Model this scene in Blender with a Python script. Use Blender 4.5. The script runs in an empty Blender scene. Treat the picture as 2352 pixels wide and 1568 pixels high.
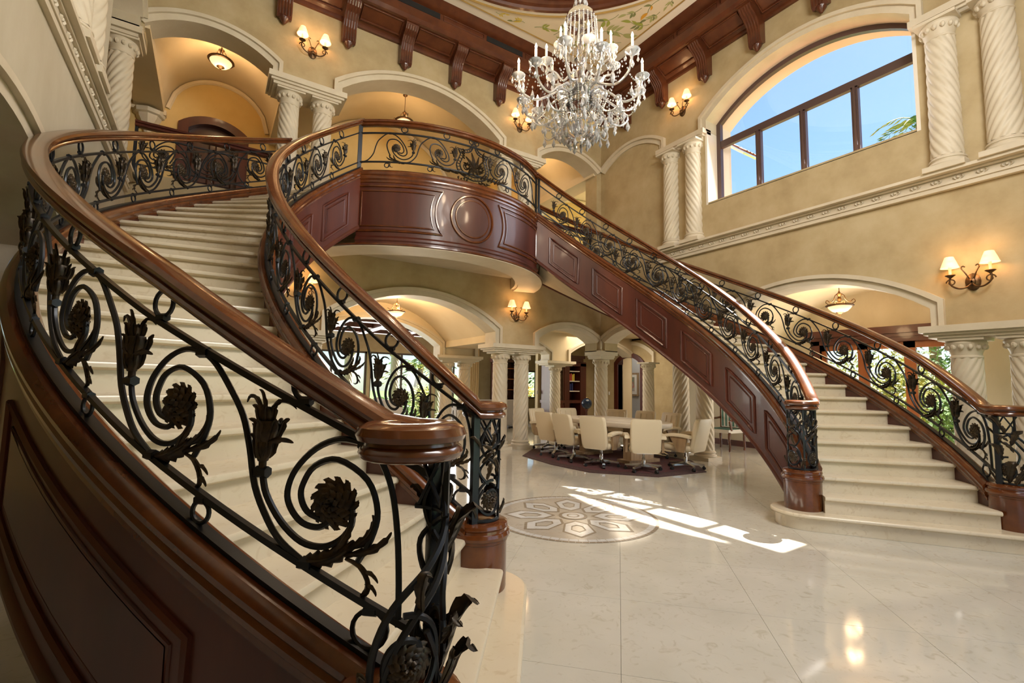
import bpy, math, random
from math import sin, cos, pi, sqrt, radians as rad, atan2
random.seed(7)
S = bpy.context.scene
COL = S.collection

# ------------------------------------------------------------------ camera
CAM = (-3.432, -4.0392, 1.4058)
def cam_axes(yaw, pitch, roll):
    cy, sy, cp, sp = cos(yaw), sin(yaw), cos(pitch), sin(pitch)
    f = (sy*cp, cy*cp, sp); r = (cy, -sy, 0.0)
    d = (f[1]*r[2]-f[2]*r[1], f[2]*r[0]-f[0]*r[2], f[0]*r[1]-f[1]*r[0])
    cr, sr = cos(roll), sin(roll)
    r2 = tuple(cr*a+sr*b for a, b in zip(r, d)); d2 = tuple(-sr*a+cr*b for a, b in zip(r, d))
    return r2, d2, f
from mathutils import Matrix, Vector
r_, d_, f_ = cam_axes(rad(32.334), rad(5.181), rad(-1.031))
cam = bpy.data.cameras.new('camera'); cam.sensor_width = 36.0; cam.lens = 1093.17/2352*36
cam.clip_start = 0.05; cam.clip_end = 300
camo = bpy.data.objects.new('camera', cam); COL.objects.link(camo)
camo.matrix_world = Matrix(((r_[0], -d_[0], -f_[0], CAM[0]), (r_[1], -d_[1], -f_[1], CAM[1]), (r_[2], -d_[2], -f_[2], CAM[2]), (0, 0, 0, 1)))
S.camera = camo
S.view_settings.view_transform = 'Standard'; S.view_settings.look = 'None'
S.view_settings.gamma = 1.0; S.view_settings.exposure = 0.22; S.view_settings.use_curve_mapping = False

cy = S.cycles
cy.max_bounces = 6; cy.diffuse_bounces = 3; cy.glossy_bounces = 2; cy.transmission_bounces = 4; cy.transparent_max_bounces = 6
cy.caustics_reflective = False; cy.caustics_refractive = False; cy.sample_clamp_indirect = 6.0; cy.use_adaptive_sampling = True; cy.adaptive_threshold = .06; cy.adaptive_min_samples = 16
# ------------------------------------------------------------------ world, sun, window daylight, front fill lamps
W = bpy.data.worlds.new('sky'); S.world = W; W.use_nodes = True
nt = W.node_tree; bg = nt.nodes['Background']
sky = nt.nodes.new('ShaderNodeTexSky'); sky.sky_type = 'NISHITA'; sky.sun_disc = False
sky.sun_elevation = rad(55.0); sky.sun_rotation = rad(90); sky.air_density = 1.0; sky.dust_density = 0.4; sky.ozone_density = 1.2
tint = nt.nodes.new('ShaderNodeMix'); tint.data_type = 'RGBA'; tint.blend_type = 'MULTIPLY'; tint.inputs[0].default_value = 1.0; tint.inputs[7].default_value = (.80, .95, 1.06, 1)
nt.links.new(sky.outputs[0], tint.inputs[6]); nt.links.new(tint.outputs[2], bg.inputs[0]); bg.inputs[1].default_value = 0.19
def light(name, kind, loc, energy, color=(1, 1, 1), **k):
    l = bpy.data.lights.new(name, kind); l.energy = energy; l.color = color
    for a, b in k.items():
        if a != 'rot' and a != 'aim': setattr(l, a, b)
    o = bpy.data.objects.new(name, l); COL.objects.link(o); o.location = loc
    if 'aim' in k: o.rotation_euler = Vector(k['aim']).to_track_quat('-Z', 'Y').to_euler()
    return o
light('sun', 'SUN', (20, 0, 30), 26.0, (1.0, 0.95, 0.86), angle=rad(0.5), aim=(-0.683, -0.02, -1.0))
DAY = (1.0, 0.965, 0.91)
light('entry_door_fill', 'AREA', (0, -4.62, 1.7), 14, DAY, shape='RECTANGLE', size=3.2, size_y=2.9, aim=(0, 1, 0.05))  # added area light at an assumed front door, out of view
light('entry_window_fill', 'AREA', (0, -4.62, 6.1), 380, DAY, shape='RECTANGLE', size=3.1, size_y=1.9, aim=(0, 1, -0.3))  # added to brighten the hall, as if from an unseen front window
light('daylight_side_window', 'AREA', (4.9, 0, 6.0), 65, (0.92, 0.96, 1.0), shape='RECTANGLE', size=3.0, size_y=1.7, aim=(-1, 0, -0.25))
light('daylight_living_room', 'AREA', (1.5, 12.0, 1.7), 260, DAY, shape='RECTANGLE', size=7.0, size_y=2.6, aim=(0, -1, 0))
light('daylight_garden_doors', 'AREA', (7.5, -0.1, 1.2), 55, DAY, shape='RECTANGLE', size=1.9, size_y=2.2, aim=(-1, 0, 0))

# ------------------------------------------------------------------ materials
MATS = {}
def mat(name, col=(.5, .5, .5), rough=.5, metal=0., spec=.5, noise=None, bump=None, coat=0., emit=None, trans=0., ior=1.5, sheen=0.):
    m = bpy.data.materials.new(name); m.use_nodes = True; MATS[name] = m
    n = m.node_tree; b = n.nodes['Principled BSDF']
    b.inputs['Base Color'].default_value = (*col, 1); b.inputs['Roughness'].default_value = rough
    b.inputs['Metallic'].default_value = metal; b.inputs['Specular IOR Level'].default_value = spec
    b.inputs['Coat Weight'].default_value = coat; b.inputs['Coat Roughness'].default_value = .08
    b.inputs['Transmission Weight'].default_value = trans; b.inputs['IOR'].default_value = ior
    if emit: b.inputs['Emission Color'].default_value = (*emit[0], 1); b.inputs['Emission Strength'].default_value = emit[1]
    tc = n.nodes.new('ShaderNodeTexCoord')
    if noise:   # (other colours as (pos, col) stops, scale, detail, stretch)
        stops, sc, det, stretch = noise
        mp = n.nodes.new('ShaderNodeMapping'); mp.inputs['Scale'].default_value = stretch
        n.links.new(tc.outputs['Object'], mp.inputs[0])
        t = n.nodes.new('ShaderNodeTexNoise'); t.inputs['Scale'].default_value = sc; t.inputs['Detail'].default_value = det; t.inputs['Roughness'].default_value = .6
        n.links.new(mp.outputs[0], t.inputs[0])
        r = n.nodes.new('ShaderNodeValToRGB'); e = r.color_ramp.elements
        e[0].position = stops[0][0]; e[0].color = (*stops[0][1], 1); e[1].position = stops[-1][0]; e[1].color = (*stops[-1][1], 1)
        for p, c in stops[1:-1]: q = e.new(p); q.color = (*c, 1)
        n.links.new(t.outputs[0], r.inputs[0]); n.links.new(r.outputs[0], b.inputs['Base Color'])
    if bump:
        sc, st = bump
        t2 = n.nodes.new('ShaderNodeTexNoise'); t2.inputs['Scale'].default_value = sc; t2.inputs['Detail'].default_value = 4
        n.links.new(tc.outputs['Object'], t2.inputs[0])
        bp = n.nodes.new('ShaderNodeBump'); bp.inputs['Strength'].default_value = st; bp.inputs['Distance'].default_value = .02
        n.links.new(t2.outputs[0], bp.inputs['Height']); n.links.new(bp.outputs[0], b.inputs['Normal'])
    return m
mat('plaster', noise=([(.33, (.405, .302, .158)), (.5, (.475, .366, .202)), (.70, (.545, .436, .262))], 1.6, 7, (1, 1, 1)), rough=.75, bump=(14, .12))
mat('plaster_light', noise=([(.3, (.49, .42, .30)), (.7, (.60, .54, .42))], 1.4, 6, (1, 1, .5)), rough=.75, bump=(12, .1))
mat('plaster_gold', noise=([(.3, (.60, .40, .13)), (.7, (.70, .50, .21))], 1.2, 5, (1, 1, 1)), rough=.75)
mat('vault', noise=([(.3, (.68, .55, .36)), (.7, (.76, .64, .45))], .9, 4, (1, 1, 1)), rough=.8)
mat('stone', noise=([(.3, (.60, .51, .375)), (.7, (.70, .615, .475))], 2.2, 5, (1, 1, 1)), rough=.55, bump=(40, .06))
mat('white_trim', (.80, .74, .64), .5)
def marble(name, c0, c1, c2, rough):
    m = mat(name, c0, rough, spec=.5); n = m.node_tree; b = n.nodes['Principled BSDF']
    tc = n.nodes.new('ShaderNodeNewGeometry'); t = n.nodes.new('ShaderNodeTexNoise'); t.inputs['Scale'].default_value = 2.0; t.inputs['Detail'].default_value = 6
    n.links.new(tc.outputs['Position'], t.inputs[0])
    r = n.nodes.new('ShaderNodeValToRGB'); e = r.color_ramp.elements
    e[0].position = .3; e[0].color = (*c0, 1); e[1].position = .7; e[1].color = (*c1, 1)
    n.links.new(t.outputs[0], r.inputs[0])
    t2 = n.nodes.new('ShaderNodeTexNoise'); t2.inputs['Scale'].default_value = 13; t2.inputs['Detail'].default_value = 7; t2.inputs['Distortion'].default_value = 1.6
    n.links.new(tc.outputs['Position'], t2.inputs[0])
    r2 = n.nodes.new('ShaderNodeValToRGB'); e = r2.color_ramp.elements
    e[0].position = .56; e[0].color = (0, 0, 0, 1); e[1].position = .72; e[1].color = (1, 1, 1, 1)
    n.links.new(t2.outputs[0], r2.inputs[0])
    mx = n.nodes.new('ShaderNodeMix'); mx.data_type = 'RGBA'; mx.inputs[7].default_value = (*c2, 1)
    n.links.new(r2.outputs[0], mx.inputs[0]); n.links.new(r.outputs[0], mx.inputs[6]); n.links.new(mx.outputs[2], b.inputs['Base Color'])
marble('marble_floor', (.53, .50, .425), (.61, .575, .50), (.49, .445, .36), .08)
marble('marble_step', (.63, .535, .385), (.715, .625, .475), (.58, .475, .33), .22)
marble('mosaic_cream', (.42, .37, .31), (.50, .45, .38), (.38, .33, .27), .12)
marble('mosaic_taupe', (.22, .17, .12), (.30, .24, .18), (.2, .15, .1), .2)
marble('mosaic_white', (.56, .55, .54), (.66, .65, .64), (.5, .48, .46), .12)
mat('grout', (.44, .41, .34), .5)
WD = [(.25, (.042, .0078, .0042)), (.5, (.074, .0145, .007)), (.75, (.112, .024, .010))]
mat('wood', noise=(WD, 3.0, 5, (1, 1, .16)), rough=.40, coat=.18)
mat('wood_rail', noise=([(.25, (.064, .0150, .0038)), (.5, (.112, .029, .0065)), (.75, (.168, .050, .0105))], 5.0, 5, (1, 1, 1)), rough=.22, coat=.45)
mat('wood_dark', noise=([(.3, (.035, .011, .006)), (.7, (.075, .022, .01))], 4.0, 4, (1, 1, .3)), rough=.35, coat=.2)
mat('wood_ceiling', noise=([(.3, (.075, .018, .007)), (.7, (.14, .04, .013))], 4.0, 4, (1, 1, 1)), rough=.35, coat=.25)
mat('wood_orange', noise=([(.3, (.25, .07, .02)), (.7, (.38, .13, .04))], 4.0, 4, (1, 1, .2)), rough=.4)
mat('wood_tan', noise=([(.3, (.26, .16, .08)), (.7, (.42, .28, .15))], 14.0, 4, (1, 1, .1)), rough=.35)
mat('vent', (.012, .01, .009), .7)
mat('iron', (.022, .024, .028), .36, metal=.55)
mat('iron_leaf', noise=([(.35, (.022, .017, .013)), (.7, (.075, .048, .022))], 24, 3, (1, 1, 1)), rough=.42, metal=.5)
mat('bronze', noise=([(.3, (.055, .03, .015)), (.7, (.17, .09, .035))], 30, 3, (1, 1, 1)), rough=.4, metal=.7)
mat('gold', (.55, .36, .12), .35, metal=.6)
mat('window_frame', (.085, .05, .045), .4)
mat('crystal', (.98, .98, 1.0), .03, trans=.66, ior=1.52, spec=.8)
mat('crystal_clear', (.98, .98, 1.0), .05, trans=.96, ior=1.5, spec=.9)
mat('crystal_arm', (.93, .92, .92), .08, trans=.7, ior=1.45, spec=.8)
mat('candle', (.86, .76, .60), .5)
mat('bulb', (1, .8, .5), .5, emit=((1.0, .72, .40), 30))
mat('shade', (.9, .68, .42), .7, emit=((1.0, .60, .28), .95))
mat('alabaster', (.9, .75, .5), .5, emit=((1.0, .66, .34), 1.0))
mat('leather', (.74, .62, .43), .42)
mat('leather_grey', (.66, .58, .47), .45)
mat('chrome', (.62, .60, .57), .18, metal=1.)
mat('black', (.012, .012, .012), .45)
mat('rug', noise=([(.3, (.05, .018, .015)), (.45, (.13, .03, .03)), (.6, (.06, .03, .04)), (.75, (.17, .09, .05))], 26, 3, (1, 1, 1)), rough=.95)
mat('rug_border', noise=([(.3, (.035, .015, .02)), (.7, (.10, .05, .04))], 40, 3, (1, 1, 1)), rough=.95)
mat('curtain', (.68, .50, .26), .8)
mat('grey_wall', (.48, .46, .43), .8)
mat('sofa', (.40, .36, .32), .85)
mat('sofa_white', (.62, .60, .57), .85)
mat('globe_blue', (.01, .022, .05), .15)
mat('stripe', (.10, .22, .17), .7)
mat('leaf_green', noise=([(.3, (.03, .10, .012)), (.7, (.16, .28, .04))], 6, 3, (1, 1, 1)), rough=.6)
mat('leaf_yellow', noise=([(.3, (.12, .2, .02)), (.7, (.5, .45, .08))], 6, 3, (1, 1, 1)), rough=.6)
mat('flower_yellow', (.75, .45, .02), .6)
mat('flower_red', (.6, .02, .03), .6)
mat('grass', noise=([(.3, (.05, .13, .02)), (.7, (.12, .22, .05))], 3, 4, (1, 1, 1)), rough=.9)
mat('terracotta', (.30, .10, .05), .8)
mat('stucco', (.80, .74, .62), .9)
mat('trunk', (.20, .14, .09), .9)
mat('paint_field', (.70, .60, .43), .7)
mat('paint_green', (.33, .36, .07), .7)
mat('paint_olive', (.40, .40, .16), .7)
mat('paint_yellow', (.66, .48, .07), .7)
mat('paint_orange', (.66, .33, .03), .7)
mat('paint_dark', (.20, .22, .08), .7)
mat('book_red', (.4, .05, .03), .6); mat('book_yellow', (.6, .45, .06), .6); mat('book_blue', (.02, .03, .12), .6)
mat('print', noise=([(.35, (.45, .42, .36)), (.5, (.5, .2, .15)), (.65, (.2, .3, .2))], 4, 1, (1, 1, 1)), rough=.5)
mat('switch_white', (.8, .78, .74), .4)
g = bpy.data.materials.new('glass'); g.use_nodes = True; MATS['glass'] = g
n = g.node_tree; n.nodes.clear(); o = n.nodes.new('ShaderNodeOutputMaterial'); mx = n.nodes.new('ShaderNodeMixShader'); mx.inputs[0].default_value = .05
tr = n.nodes.new('ShaderNodeBsdfTransparent'); gl = n.nodes.new('ShaderNodeBsdfGlossy'); gl.inputs['Roughness'].default_value = .02
n.links.new(tr.outputs[0], mx.inputs[1]); n.links.new(gl.outputs[0], mx.inputs[2]); n.links.new(mx.outputs[0], o.inputs[0])

# ------------------------------------------------------------------ mesh helpers
WL = {}
class MB:
    def __init__(s): s.v = []; s.f = []
    def add(s, vs, fs):
        k = len(s.v); s.v += [tuple(p) for p in vs]; s.f += [tuple(i+k for i in q) for q in fs]; return s
    def hexa(s, b, t):   # 4 bottom, 4 top points
        return s.add(list(b)+list(t), [(3, 2, 1, 0), (4, 5, 6, 7), (0, 1, 5, 4), (1, 2, 6, 5), (2, 3, 7, 6), (3, 0, 4, 7)])
    def box(s, x0, x1, y0, y1, z0, z1):
        return s.hexa([(x0, y0, z0), (x1, y0, z0), (x1, y1, z0), (x0, y1, z0)], [(x0, y0, z1), (x1, y0, z1), (x1, y1, z1), (x0, y1, z1)])
    def grid(s, rows, closed_u=False, closed_v=False):   # rows: list of equal length point lists
        k = len(s.v); n = len(rows[0]); m = len(rows)
        for r in rows: s.v += [tuple(p) for p in r]
        for i in range(m if closed_v else m-1):
            for j in range(n if closed_u else n-1):
                a = k+i*n+j; b = k+i*n+(j+1) % n; i2 = (i+1) % m
                s.f.append((a, b, k+i2*n+(j+1) % n, k+i2*n+j))
        return s
    def fan(s, pts, rev=False):
        k = len(s.v); s.v += [tuple(p) for p in pts]; q = tuple(range(k, k+len(pts))); s.f.append(q[::-1] if rev else q); return s
    def tube(s, path, r, n=6, caps=True, closed=False):
        P = [Vector(p) for p in path]; m = len(P); rows = []; nrm = None
        for i in range(m):
            if closed: t = P[(i+1) % m]-P[i-1]
            else: t = P[min(i+1, m-1)]-P[max(i-1, 0)]
            if t.length < 1e-9: t = Vector((0, 0, 1))
            t.normalize()
            if nrm is None:
                a = Vector((0, 0, 1)) if abs(t.z) < .9 else Vector((1, 0, 0)); nrm = (a-t*a.dot(t)).normalized()
            else:
                nrm = nrm-t*nrm.dot(t)
                nrm = nrm.normalized() if nrm.length > 1e-6 else t.orthogonal().normalized()
            b = t.cross(nrm); rr = r(i/(m-1)) if callable(r) else r
            rows.append([P[i]+(nrm*cos(2*pi*j/n)+b*sin(2*pi*j/n))*rr for j in range(n)])
        s.grid(rows, closed_u=True, closed_v=closed)
        if caps and not closed: s.fan(rows[0], True); s.fan(rows[-1])
        return s
    def lathe(s, prof, n=24, c=(0, 0, 0), cap=True):
        rows = [[(c[0]+r*cos(2*pi*j/n), c[1]+r*sin(2*pi*j/n), c[2]+z) for j in range(n)] for r, z in prof]
        s.grid(rows, closed_u=True)
        if cap:
            if prof[0][0] > 1e-4: s.fan(rows[0], True)
            if prof[-1][0] > 1e-4: s.fan(rows[-1])
        return s
    def prism(s, pts, fn, d0, d1):   # polygon pts (u,v) mapped by fn(u,v,d)
        n = len(pts); k = len(s.v)
        s.v += [tuple(fn(u, v, d0)) for u, v in pts]+[tuple(fn(u, v, d1)) for u, v in pts]
        s.f.append(tuple(range(k, k+n))[::-1]); s.f.append(tuple(range(k+n, k+2*n)))
        for i in range(n): j = (i+1) % n; s.f.append((k+i, k+j, k+n+j, k+n+i))
        return s
    def ball(s, c, r, n=8, m=6, sz=1.0):
        return s.lathe([(max(r*sin(pi*i/m), 1e-5), -r*sz*cos(pi*i/m)) for i in range(m+1)], n, c, False)
    def mesh(s, name, smooth=35):
        me = bpy.data.meshes.new(name); me.from_pydata(s.v, [], s.f)
        if smooth:
            me.polygons.foreach_set('use_smooth', [True]*len(me.polygons)); me.set_sharp_from_angle(angle=rad(smooth))
        me.update(); return me
    def build(s, name, m, parent=None, smooth=35):
        return link(name, s.mesh(name, smooth), m, parent)
def link(name, me, m=None, parent=None):
    """mesh in world coordinates as an object"""
    o = bpy.data.objects.new(name, me); COL.objects.link(o)
    if m and not me.materials: me.materials.append(MATS[m])
    o.parent = parent
    if parent:
        p = WL.get(parent.name, (0, 0, 0)); o.location = (-p[0], -p[1], -p[2])
    WL[o.name] = (0, 0, 0)
    return o
def tag(o, label=None, cat=None, group=None, kind=None):
    if label: o['label'] = label
    if cat: o['category'] = cat
    if group: o['group'] = group
    if kind: o['kind'] = kind
    return o
def thing(name, loc, label, cat, group=None):
    o = bpy.data.objects.new(name, None); COL.objects.link(o); o.location = loc; o.empty_display_size = .2
    WL[o.name] = tuple(loc); return tag(o, label, cat, group)
def struct(o): o['kind'] = 'structure'; return o
def local(name, me, m, parent):      # mesh in the parent's own coordinates
    o = bpy.data.objects.new(name, me); COL.objects.link(o)
    if m and not me.materials: me.materials.append(MATS[m])
    o.parent = parent; return o
def copy_tree(o, parent=None):
    c = o.copy(); COL.objects.link(c); c.parent = parent
    for ch in KIDS.get(o.name, []): copy_tree(ch, c)
    return c
KIDS = {}
def note_kids(o):
    ks = [c for c in bpy.data.objects if c.parent == o]; KIDS[o.name] = ks
    for k in ks: note_kids(k)
def smooth_path(pts, k=5):
    out = []; n = len(pts)
    for i in range(n-1):
        p0, p1, p2, p3 = pts[max(i-1, 0)], pts[i], pts[i+1], pts[min(i+2, n-1)]
        for j in range(k):
            t = j/k
            out.append(tuple(.5*((2*b)+(-a+c)*t+(2*a-5*b+4*c-d)*t*t+(-a+3*b-3*c+d)*t**3) for a, b, c, d in zip(p0, p1, p2, p3)))
    out.append(tuple(pts[-1])); return out
def arc_top(u, u0, u1, zc, zt):
    w = (u1-u0)/2; h = zt-zc; R = (w*w+h*h)/(2*h); d = u-(u0+u1)/2
    return zt-R+sqrt(max(R*R-d*d, 0))
def arc_pts(u0, u1, zc, zt, n=20): return [(u0+(u1-u0)*i/n, arc_top(u0+(u1-u0)*i/n, u0, u1, zc, zt)) for i in range(n+1)]
# ------------------------------------------------------------------ the room shell
H = 4.75; T = .42; UF = 4.47          # half room, wall thickness, upper floor level
MAP = {'back': lambda u, d, z: (u, H+d, z), 'right': lambda u, d, z: (H+d, u, z),
       'left': lambda u, d, z: (-H+.11-d, u, z), 'front': lambda u, d, z: (u, -H-d, z)}
def wall_mesh(fn, u0, u1, z0, z1, opens, t=T):
    us = {u0, u1}
    for a, b, zb, top in opens:
        us |= {a, b}
        if callable(top): us |= {a+(b-a)*i/18 for i in range(19)}
    us = sorted(u for u in us if u0-1e-6 <= u <= u1+1e-6); m = MB()
    for a, b in zip(us[:-1], us[1:]):
        if b-a < 1e-5: continue
        mid = (a+b)/2; cuts = []
        for p, q, zb, top in opens:
            if p < mid < q:
                ta, tb = (top(a), top(b)) if callable(top) else (top, top); cuts.append((zb, ta, tb))
        cuts.sort(); za = zb_ = z0; segs = []
        for zb, ta, tb in cuts:
            if zb > za+1e-6: segs.append((za, zb_, zb, zb))
            za, zb_ = ta, tb
        segs.append((za, zb_, z1, z1))
        for s0a, s0b, s1a, s1b in segs:
            m.hexa([fn(a, 0, s0a), fn(b, 0, s0b), fn(b, t, s0b), fn(a, t, s0a)], [fn(a, 0, s1a), fn(b, 0, s1b), fn(b, t, s1b), fn(a, t, s1a)])
    return m
def A(u0, u1, zc, zt): return (lambda u: arc_top(u, u0, u1, zc+.05, zt+.05))
BIG = 1.69; SM0, SM1 = 2.84, 4.60
bG, s0_ = BIG+.05, SM0-.05
low = [(-bG, bG, 0, A(-bG, bG, 2.53, 3.11)), (s0_, SM1, 0, A(s0_, SM1, 2.47, 2.75)), (-SM1, -s0_, 0, A(-SM1, -s0_, 2.47, 2.75)),
       (bG, s0_, 0, 2.26), (-s0_, -bG, 0, 2.26), (SM1, H+T, 0, 2.26), (-H-T, -SM1, 0, 2.26)]
upb = [(-bG, bG, UF, A(-bG, bG, 6.80, 7.42)), (s0_, SM1, UF, A(s0_, SM1, 6.78, 7.09)), (-SM1, -s0_, UF, A(-SM1, -s0_, 6.78, 7.09)),
       (bG, s0_, UF, 6.62), (-s0_, -bG, UF, 6.62), (-H-T, -SM1, UF, 6.62)]
WINA = A(-1.70, 1.70, 6.80, 7.42)
wall_back = struct(wall_mesh(MAP['back'], -H-T, H+T, 0, 8.95, low+upb).build('wall_back', 'plaster', smooth=0))
wall_right = struct(wall_mesh(MAP['right'], -H-T, H, 0, 8.95, low[:5]+[(SM1, H, 0, 2.26), (-H, -SM1, 0, 2.26), (-1.70, 1.70, 5.06, WINA)]).build('wall_right', 'plaster', smooth=0))
wall_left = struct(wall_mesh(MAP['left'], -H-T, H, 0, 8.95, low[:5]+[(SM1, H, 0, 2.26), (s0_, SM1, UF, A(s0_, SM1, 6.78, 7.09)), (SM1, H, UF, 6.62)]).build('wall_left', 'plaster_light', smooth=0))  # paler plaster: daylight on this wall is put into its colour
wall_front = struct(wall_mesh(MAP['front'], -H, H, 0, 8.95, [(-BIG, BIG, 0, A(-BIG, BIG, 2.53, 3.11)), (-1.70, 1.70, 5.06, WINA)]).build('wall_front', 'plaster', smooth=0))
WALLS = {'back': wall_back, 'right': wall_right, 'left': wall_left, 'front': wall_front}

def archivolt(side, u0, u1, zb, zc, zt, t=T, w=.15, parent=None, fn=None, name='arch_moulding', jl=True, jr=True):
    fn = fn or MAP[side]; inn = arc_pts(u0, u1, zc, zt); out = arc_pts(u0-w, u1+w, zc+.11, zt+w)
    if jl: inn = [(u0, zb)]+inn; out = [(u0-w, zb)]+out
    if jr: inn = inn+[(u1, zb)]; out = out+[(u1+w, zb)]
    m = MB()
    mid = [(a[0]*.4+b[0]*.6, a[1]*.4+b[1]*.6) for a, b in zip(inn, out)]
    m.grid([[fn(i[0], t, i[1]), fn(i[0], -.035, i[1]), fn(q[0], -.035, q[1]), fn(q[0], -.08, q[1]), fn(o[0], -.08, o[1]), fn(o[0], .01, o[1])] for i, o, q in zip(inn, out, mid)])
    n6 = len(inn); m.f.append(tuple(range(6))); m.f.append(tuple(range(6*(n6-1), 6*n6)))
    return m.build(name, 'stone', parent or WALLS[side], smooth=30)
def abacus(side, ua, ub, z0, z1, t=T, parent=None, fn=None):
    fn = fn or MAP[side]; m = MB(); h = (z1-z0)
    for k, (e, a, b) in enumerate(((.0, z0, z0+h*.25), (.04, z0+h*.25, z0+h*.45), (.08, z0+h*.45, z1))):
        m.hexa([fn(ua-e, -.06-e, a), fn(ub+e, -.06-e, a), fn(ub+e, t+.04+e, a), fn(ua-e, t+.04+e, a)], [fn(ua-e, -.06-e, b), fn(ub+e, -.06-e, b), fn(ub+e, t+.04+e, b), fn(ua-e, t+.04+e, b)])
    return m.build('abacus', 'stone', parent or WALLS[side], smooth=0)
for sd in ('back', 'right', 'left'):
    archivolt(sd, -BIG, BIG, 2.28, 2.53, 3.11)
    archivolt(sd, SM0, SM1, 2.28, 2.47, 2.75, jr=False); archivolt(sd, -SM1, -SM0, 2.28, 2.47, 2.75, jl=False)
    for s in (-1, 1):
        a, b = sorted((s*1.66, s*2.87)); abacus(sd, a, b, 2.12, 2.28)
archivolt('back', -BIG, BIG, 6.66, 6.80, 7.42); archivolt('back', SM0, SM1, 6.66, 6.78, 7.09, jr=False); archivolt('back', -SM1, -SM0, 6.66, 6.78, 7.09, jl=False)
for s in (-1, 1): a, b = sorted((s*1.70, s*2.82)); abacus('back', a, b, 6.48, 6.66)
archivolt('right', -1.66, 1.66, 6.58, 6.80, 7.42, t=.36); archivolt('right', SM0, SM1, 6.66, 6.78, 7.09, t=.02, jr=False); archivolt('right', -SM1, -SM0, 6.66, 6.78, 7.09, t=.02, jl=False)
archivolt('left', SM0, SM1, 6.66, 6.78, 7.09, jr=False)
for sd in ('right', 'left'):
    for s in (-1, 1):
        a, b = sorted((s*1.74, s*2.78))
        if sd == 'right': abacus(sd, a, b, 6.44, 6.62, t=.0)
        elif s > 0: abacus(sd, 1.18, 2.22, 6.44, 6.62, t=.0)
# corner blocks that carry the arches over the corner columns
for sx, sy, z0, z1, par in ((1, 1, 2.12, 2.56, wall_back), (-1, 1, 2.12, 2.56, wall_back), (-1, 1, 6.48, 6.84, wall_back)):
    m = MB(); cx, cy = sx*(H+.14), sy*(H+.14)
    for e, a, b in ((.24, z0, z0+.05), (.29, z0+.05, z0+.16), (.22, z0+.16, z1)): m.box(cx-e, cx+e, cy-e, cy+e, a, b)
    m.build('corner_block', 'stone', par, smooth=0)
# ledge bands with leaf ornament
orn = MB()
for s in (-1, 1):
    orn.grid([[(s*(.012+.05*sin(pi*i/4)*(.4+.6*j/2)), -.02*sin(pi*i/4)*sin(pi*j/2)-.004, -.035+.07*i/4) for j in range(3)] for i in range(5)])
orn.ball((0, -.008, 0), .018, 6, 4)
orn_me = orn.mesh('ornament'); orn_me.materials.append(MATS['stone'])
def ledge(side, ua, ub):
    fn = MAP[side]; m = MB(); k_ = 1 if side == 'right' else .62
    for d, a, b in ((.07, 4.09, 4.15), (.09, 4.15, 4.18), (.06, 4.18, 4.26), (.11, 4.26, 4.29), (.20, 4.29, 4.33)):
        d *= k_
        m.hexa([fn(ua-d, -d, a), fn(ub+d, -d, a), fn(ub+d, .02, a), fn(ua-d, .02, a)], [fn(ua-d, -d, b), fn(ub+d, -d, b), fn(ub+d, .02, b), fn(ua-d, .02, b)])
    L = m.build('ledge', 'stone', WALLS[side], smooth=0)
    n = int((ub-ua)/.22)
    for i in range(n):
        o = bpy.data.objects.new('leaf_ornament', orn_me); COL.objects.link(o); o.parent = L
        o.location = fn(ua+(i+.5)*(ub-ua)/n, -.065*k_, 4.22); o.rotation_euler = (0, 0, {'right': -pi/2, 'left': pi/2}[side])
ledge('right', -4.0, 2.80); ledge('left', -1.5, 4.60)

# ------------------------------------------------------------------ floor
m = MB(); m.box(-8, 10, -4.9, 12.4, -.2, -.014)
floor = struct(m.build('floor', 'grout', smooth=0))
tile = MB(); ts = .85; b = ts/2-.0005; c = ts/2-.0012
tile.add([(-b, -b, -.012), (b, -b, -.012), (b, b, -.012), (-b, b, -.012), (-b, -b, -.003), (b, -b, -.003), (b, b, -.003), (-b, b, -.003), (-c, -c, 0), (c, -c, 0), (c, c, 0), (-c, c, 0)],
         [(0, 1, 5, 4), (1, 2, 6, 5), (2, 3, 7, 6), (3, 0, 4, 7), (4, 5, 9, 8), (5, 6, 10, 9), (6, 7, 11, 10), (7, 4, 8, 11), (8, 9, 10, 11)])
tile_me = tile.mesh('tile', 0); tile_me.materials.append(MATS['marble_floor'])
q = sqrt(.5); tiles = []
for i in range(-16, 22):
    for j in range(-16, 22):
        # joints through (-0.43,-1.05) along both diagonals
        x = -.43+(i+.5)*ts*q-(j+.5)*ts*q; y = -1.05+(i+.5)*ts*q+(j+.5)*ts*q
        if -5.3 < x < 9 and -5.2 < y < 9.8 and (x < 6 or y > -1): tiles.append((sqrt((x-CAM[0])**2+(y-CAM[1])**2), x, y))
tiles.sort()
for k, (_, x, y) in enumerate(tiles[:300]):
    o = bpy.data.objects.new('tile', tile_me); COL.objects.link(o); o.parent = floor; o.location = (x, y, 0); o.rotation_euler = (0, 0, pi/4)
m = MB(); m.box(-8, 10, 9.6, 12.4, -.013, -.002); m.build('tiling', 'marble_floor', floor, 0)
if len(tiles) > 300:
    m = MB(); cc = c*sqrt(2)
    for _, x, y in tiles[300:]: m.add([(x+cc, y, 0), (x, y+cc, 0), (x-cc, y, 0), (x, y-cc, 0)], [(0, 1, 2, 3)])
    o = m.build('far_tiles', 'marble_floor', floor, 0); o['kind'] = 'stuff'

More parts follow.
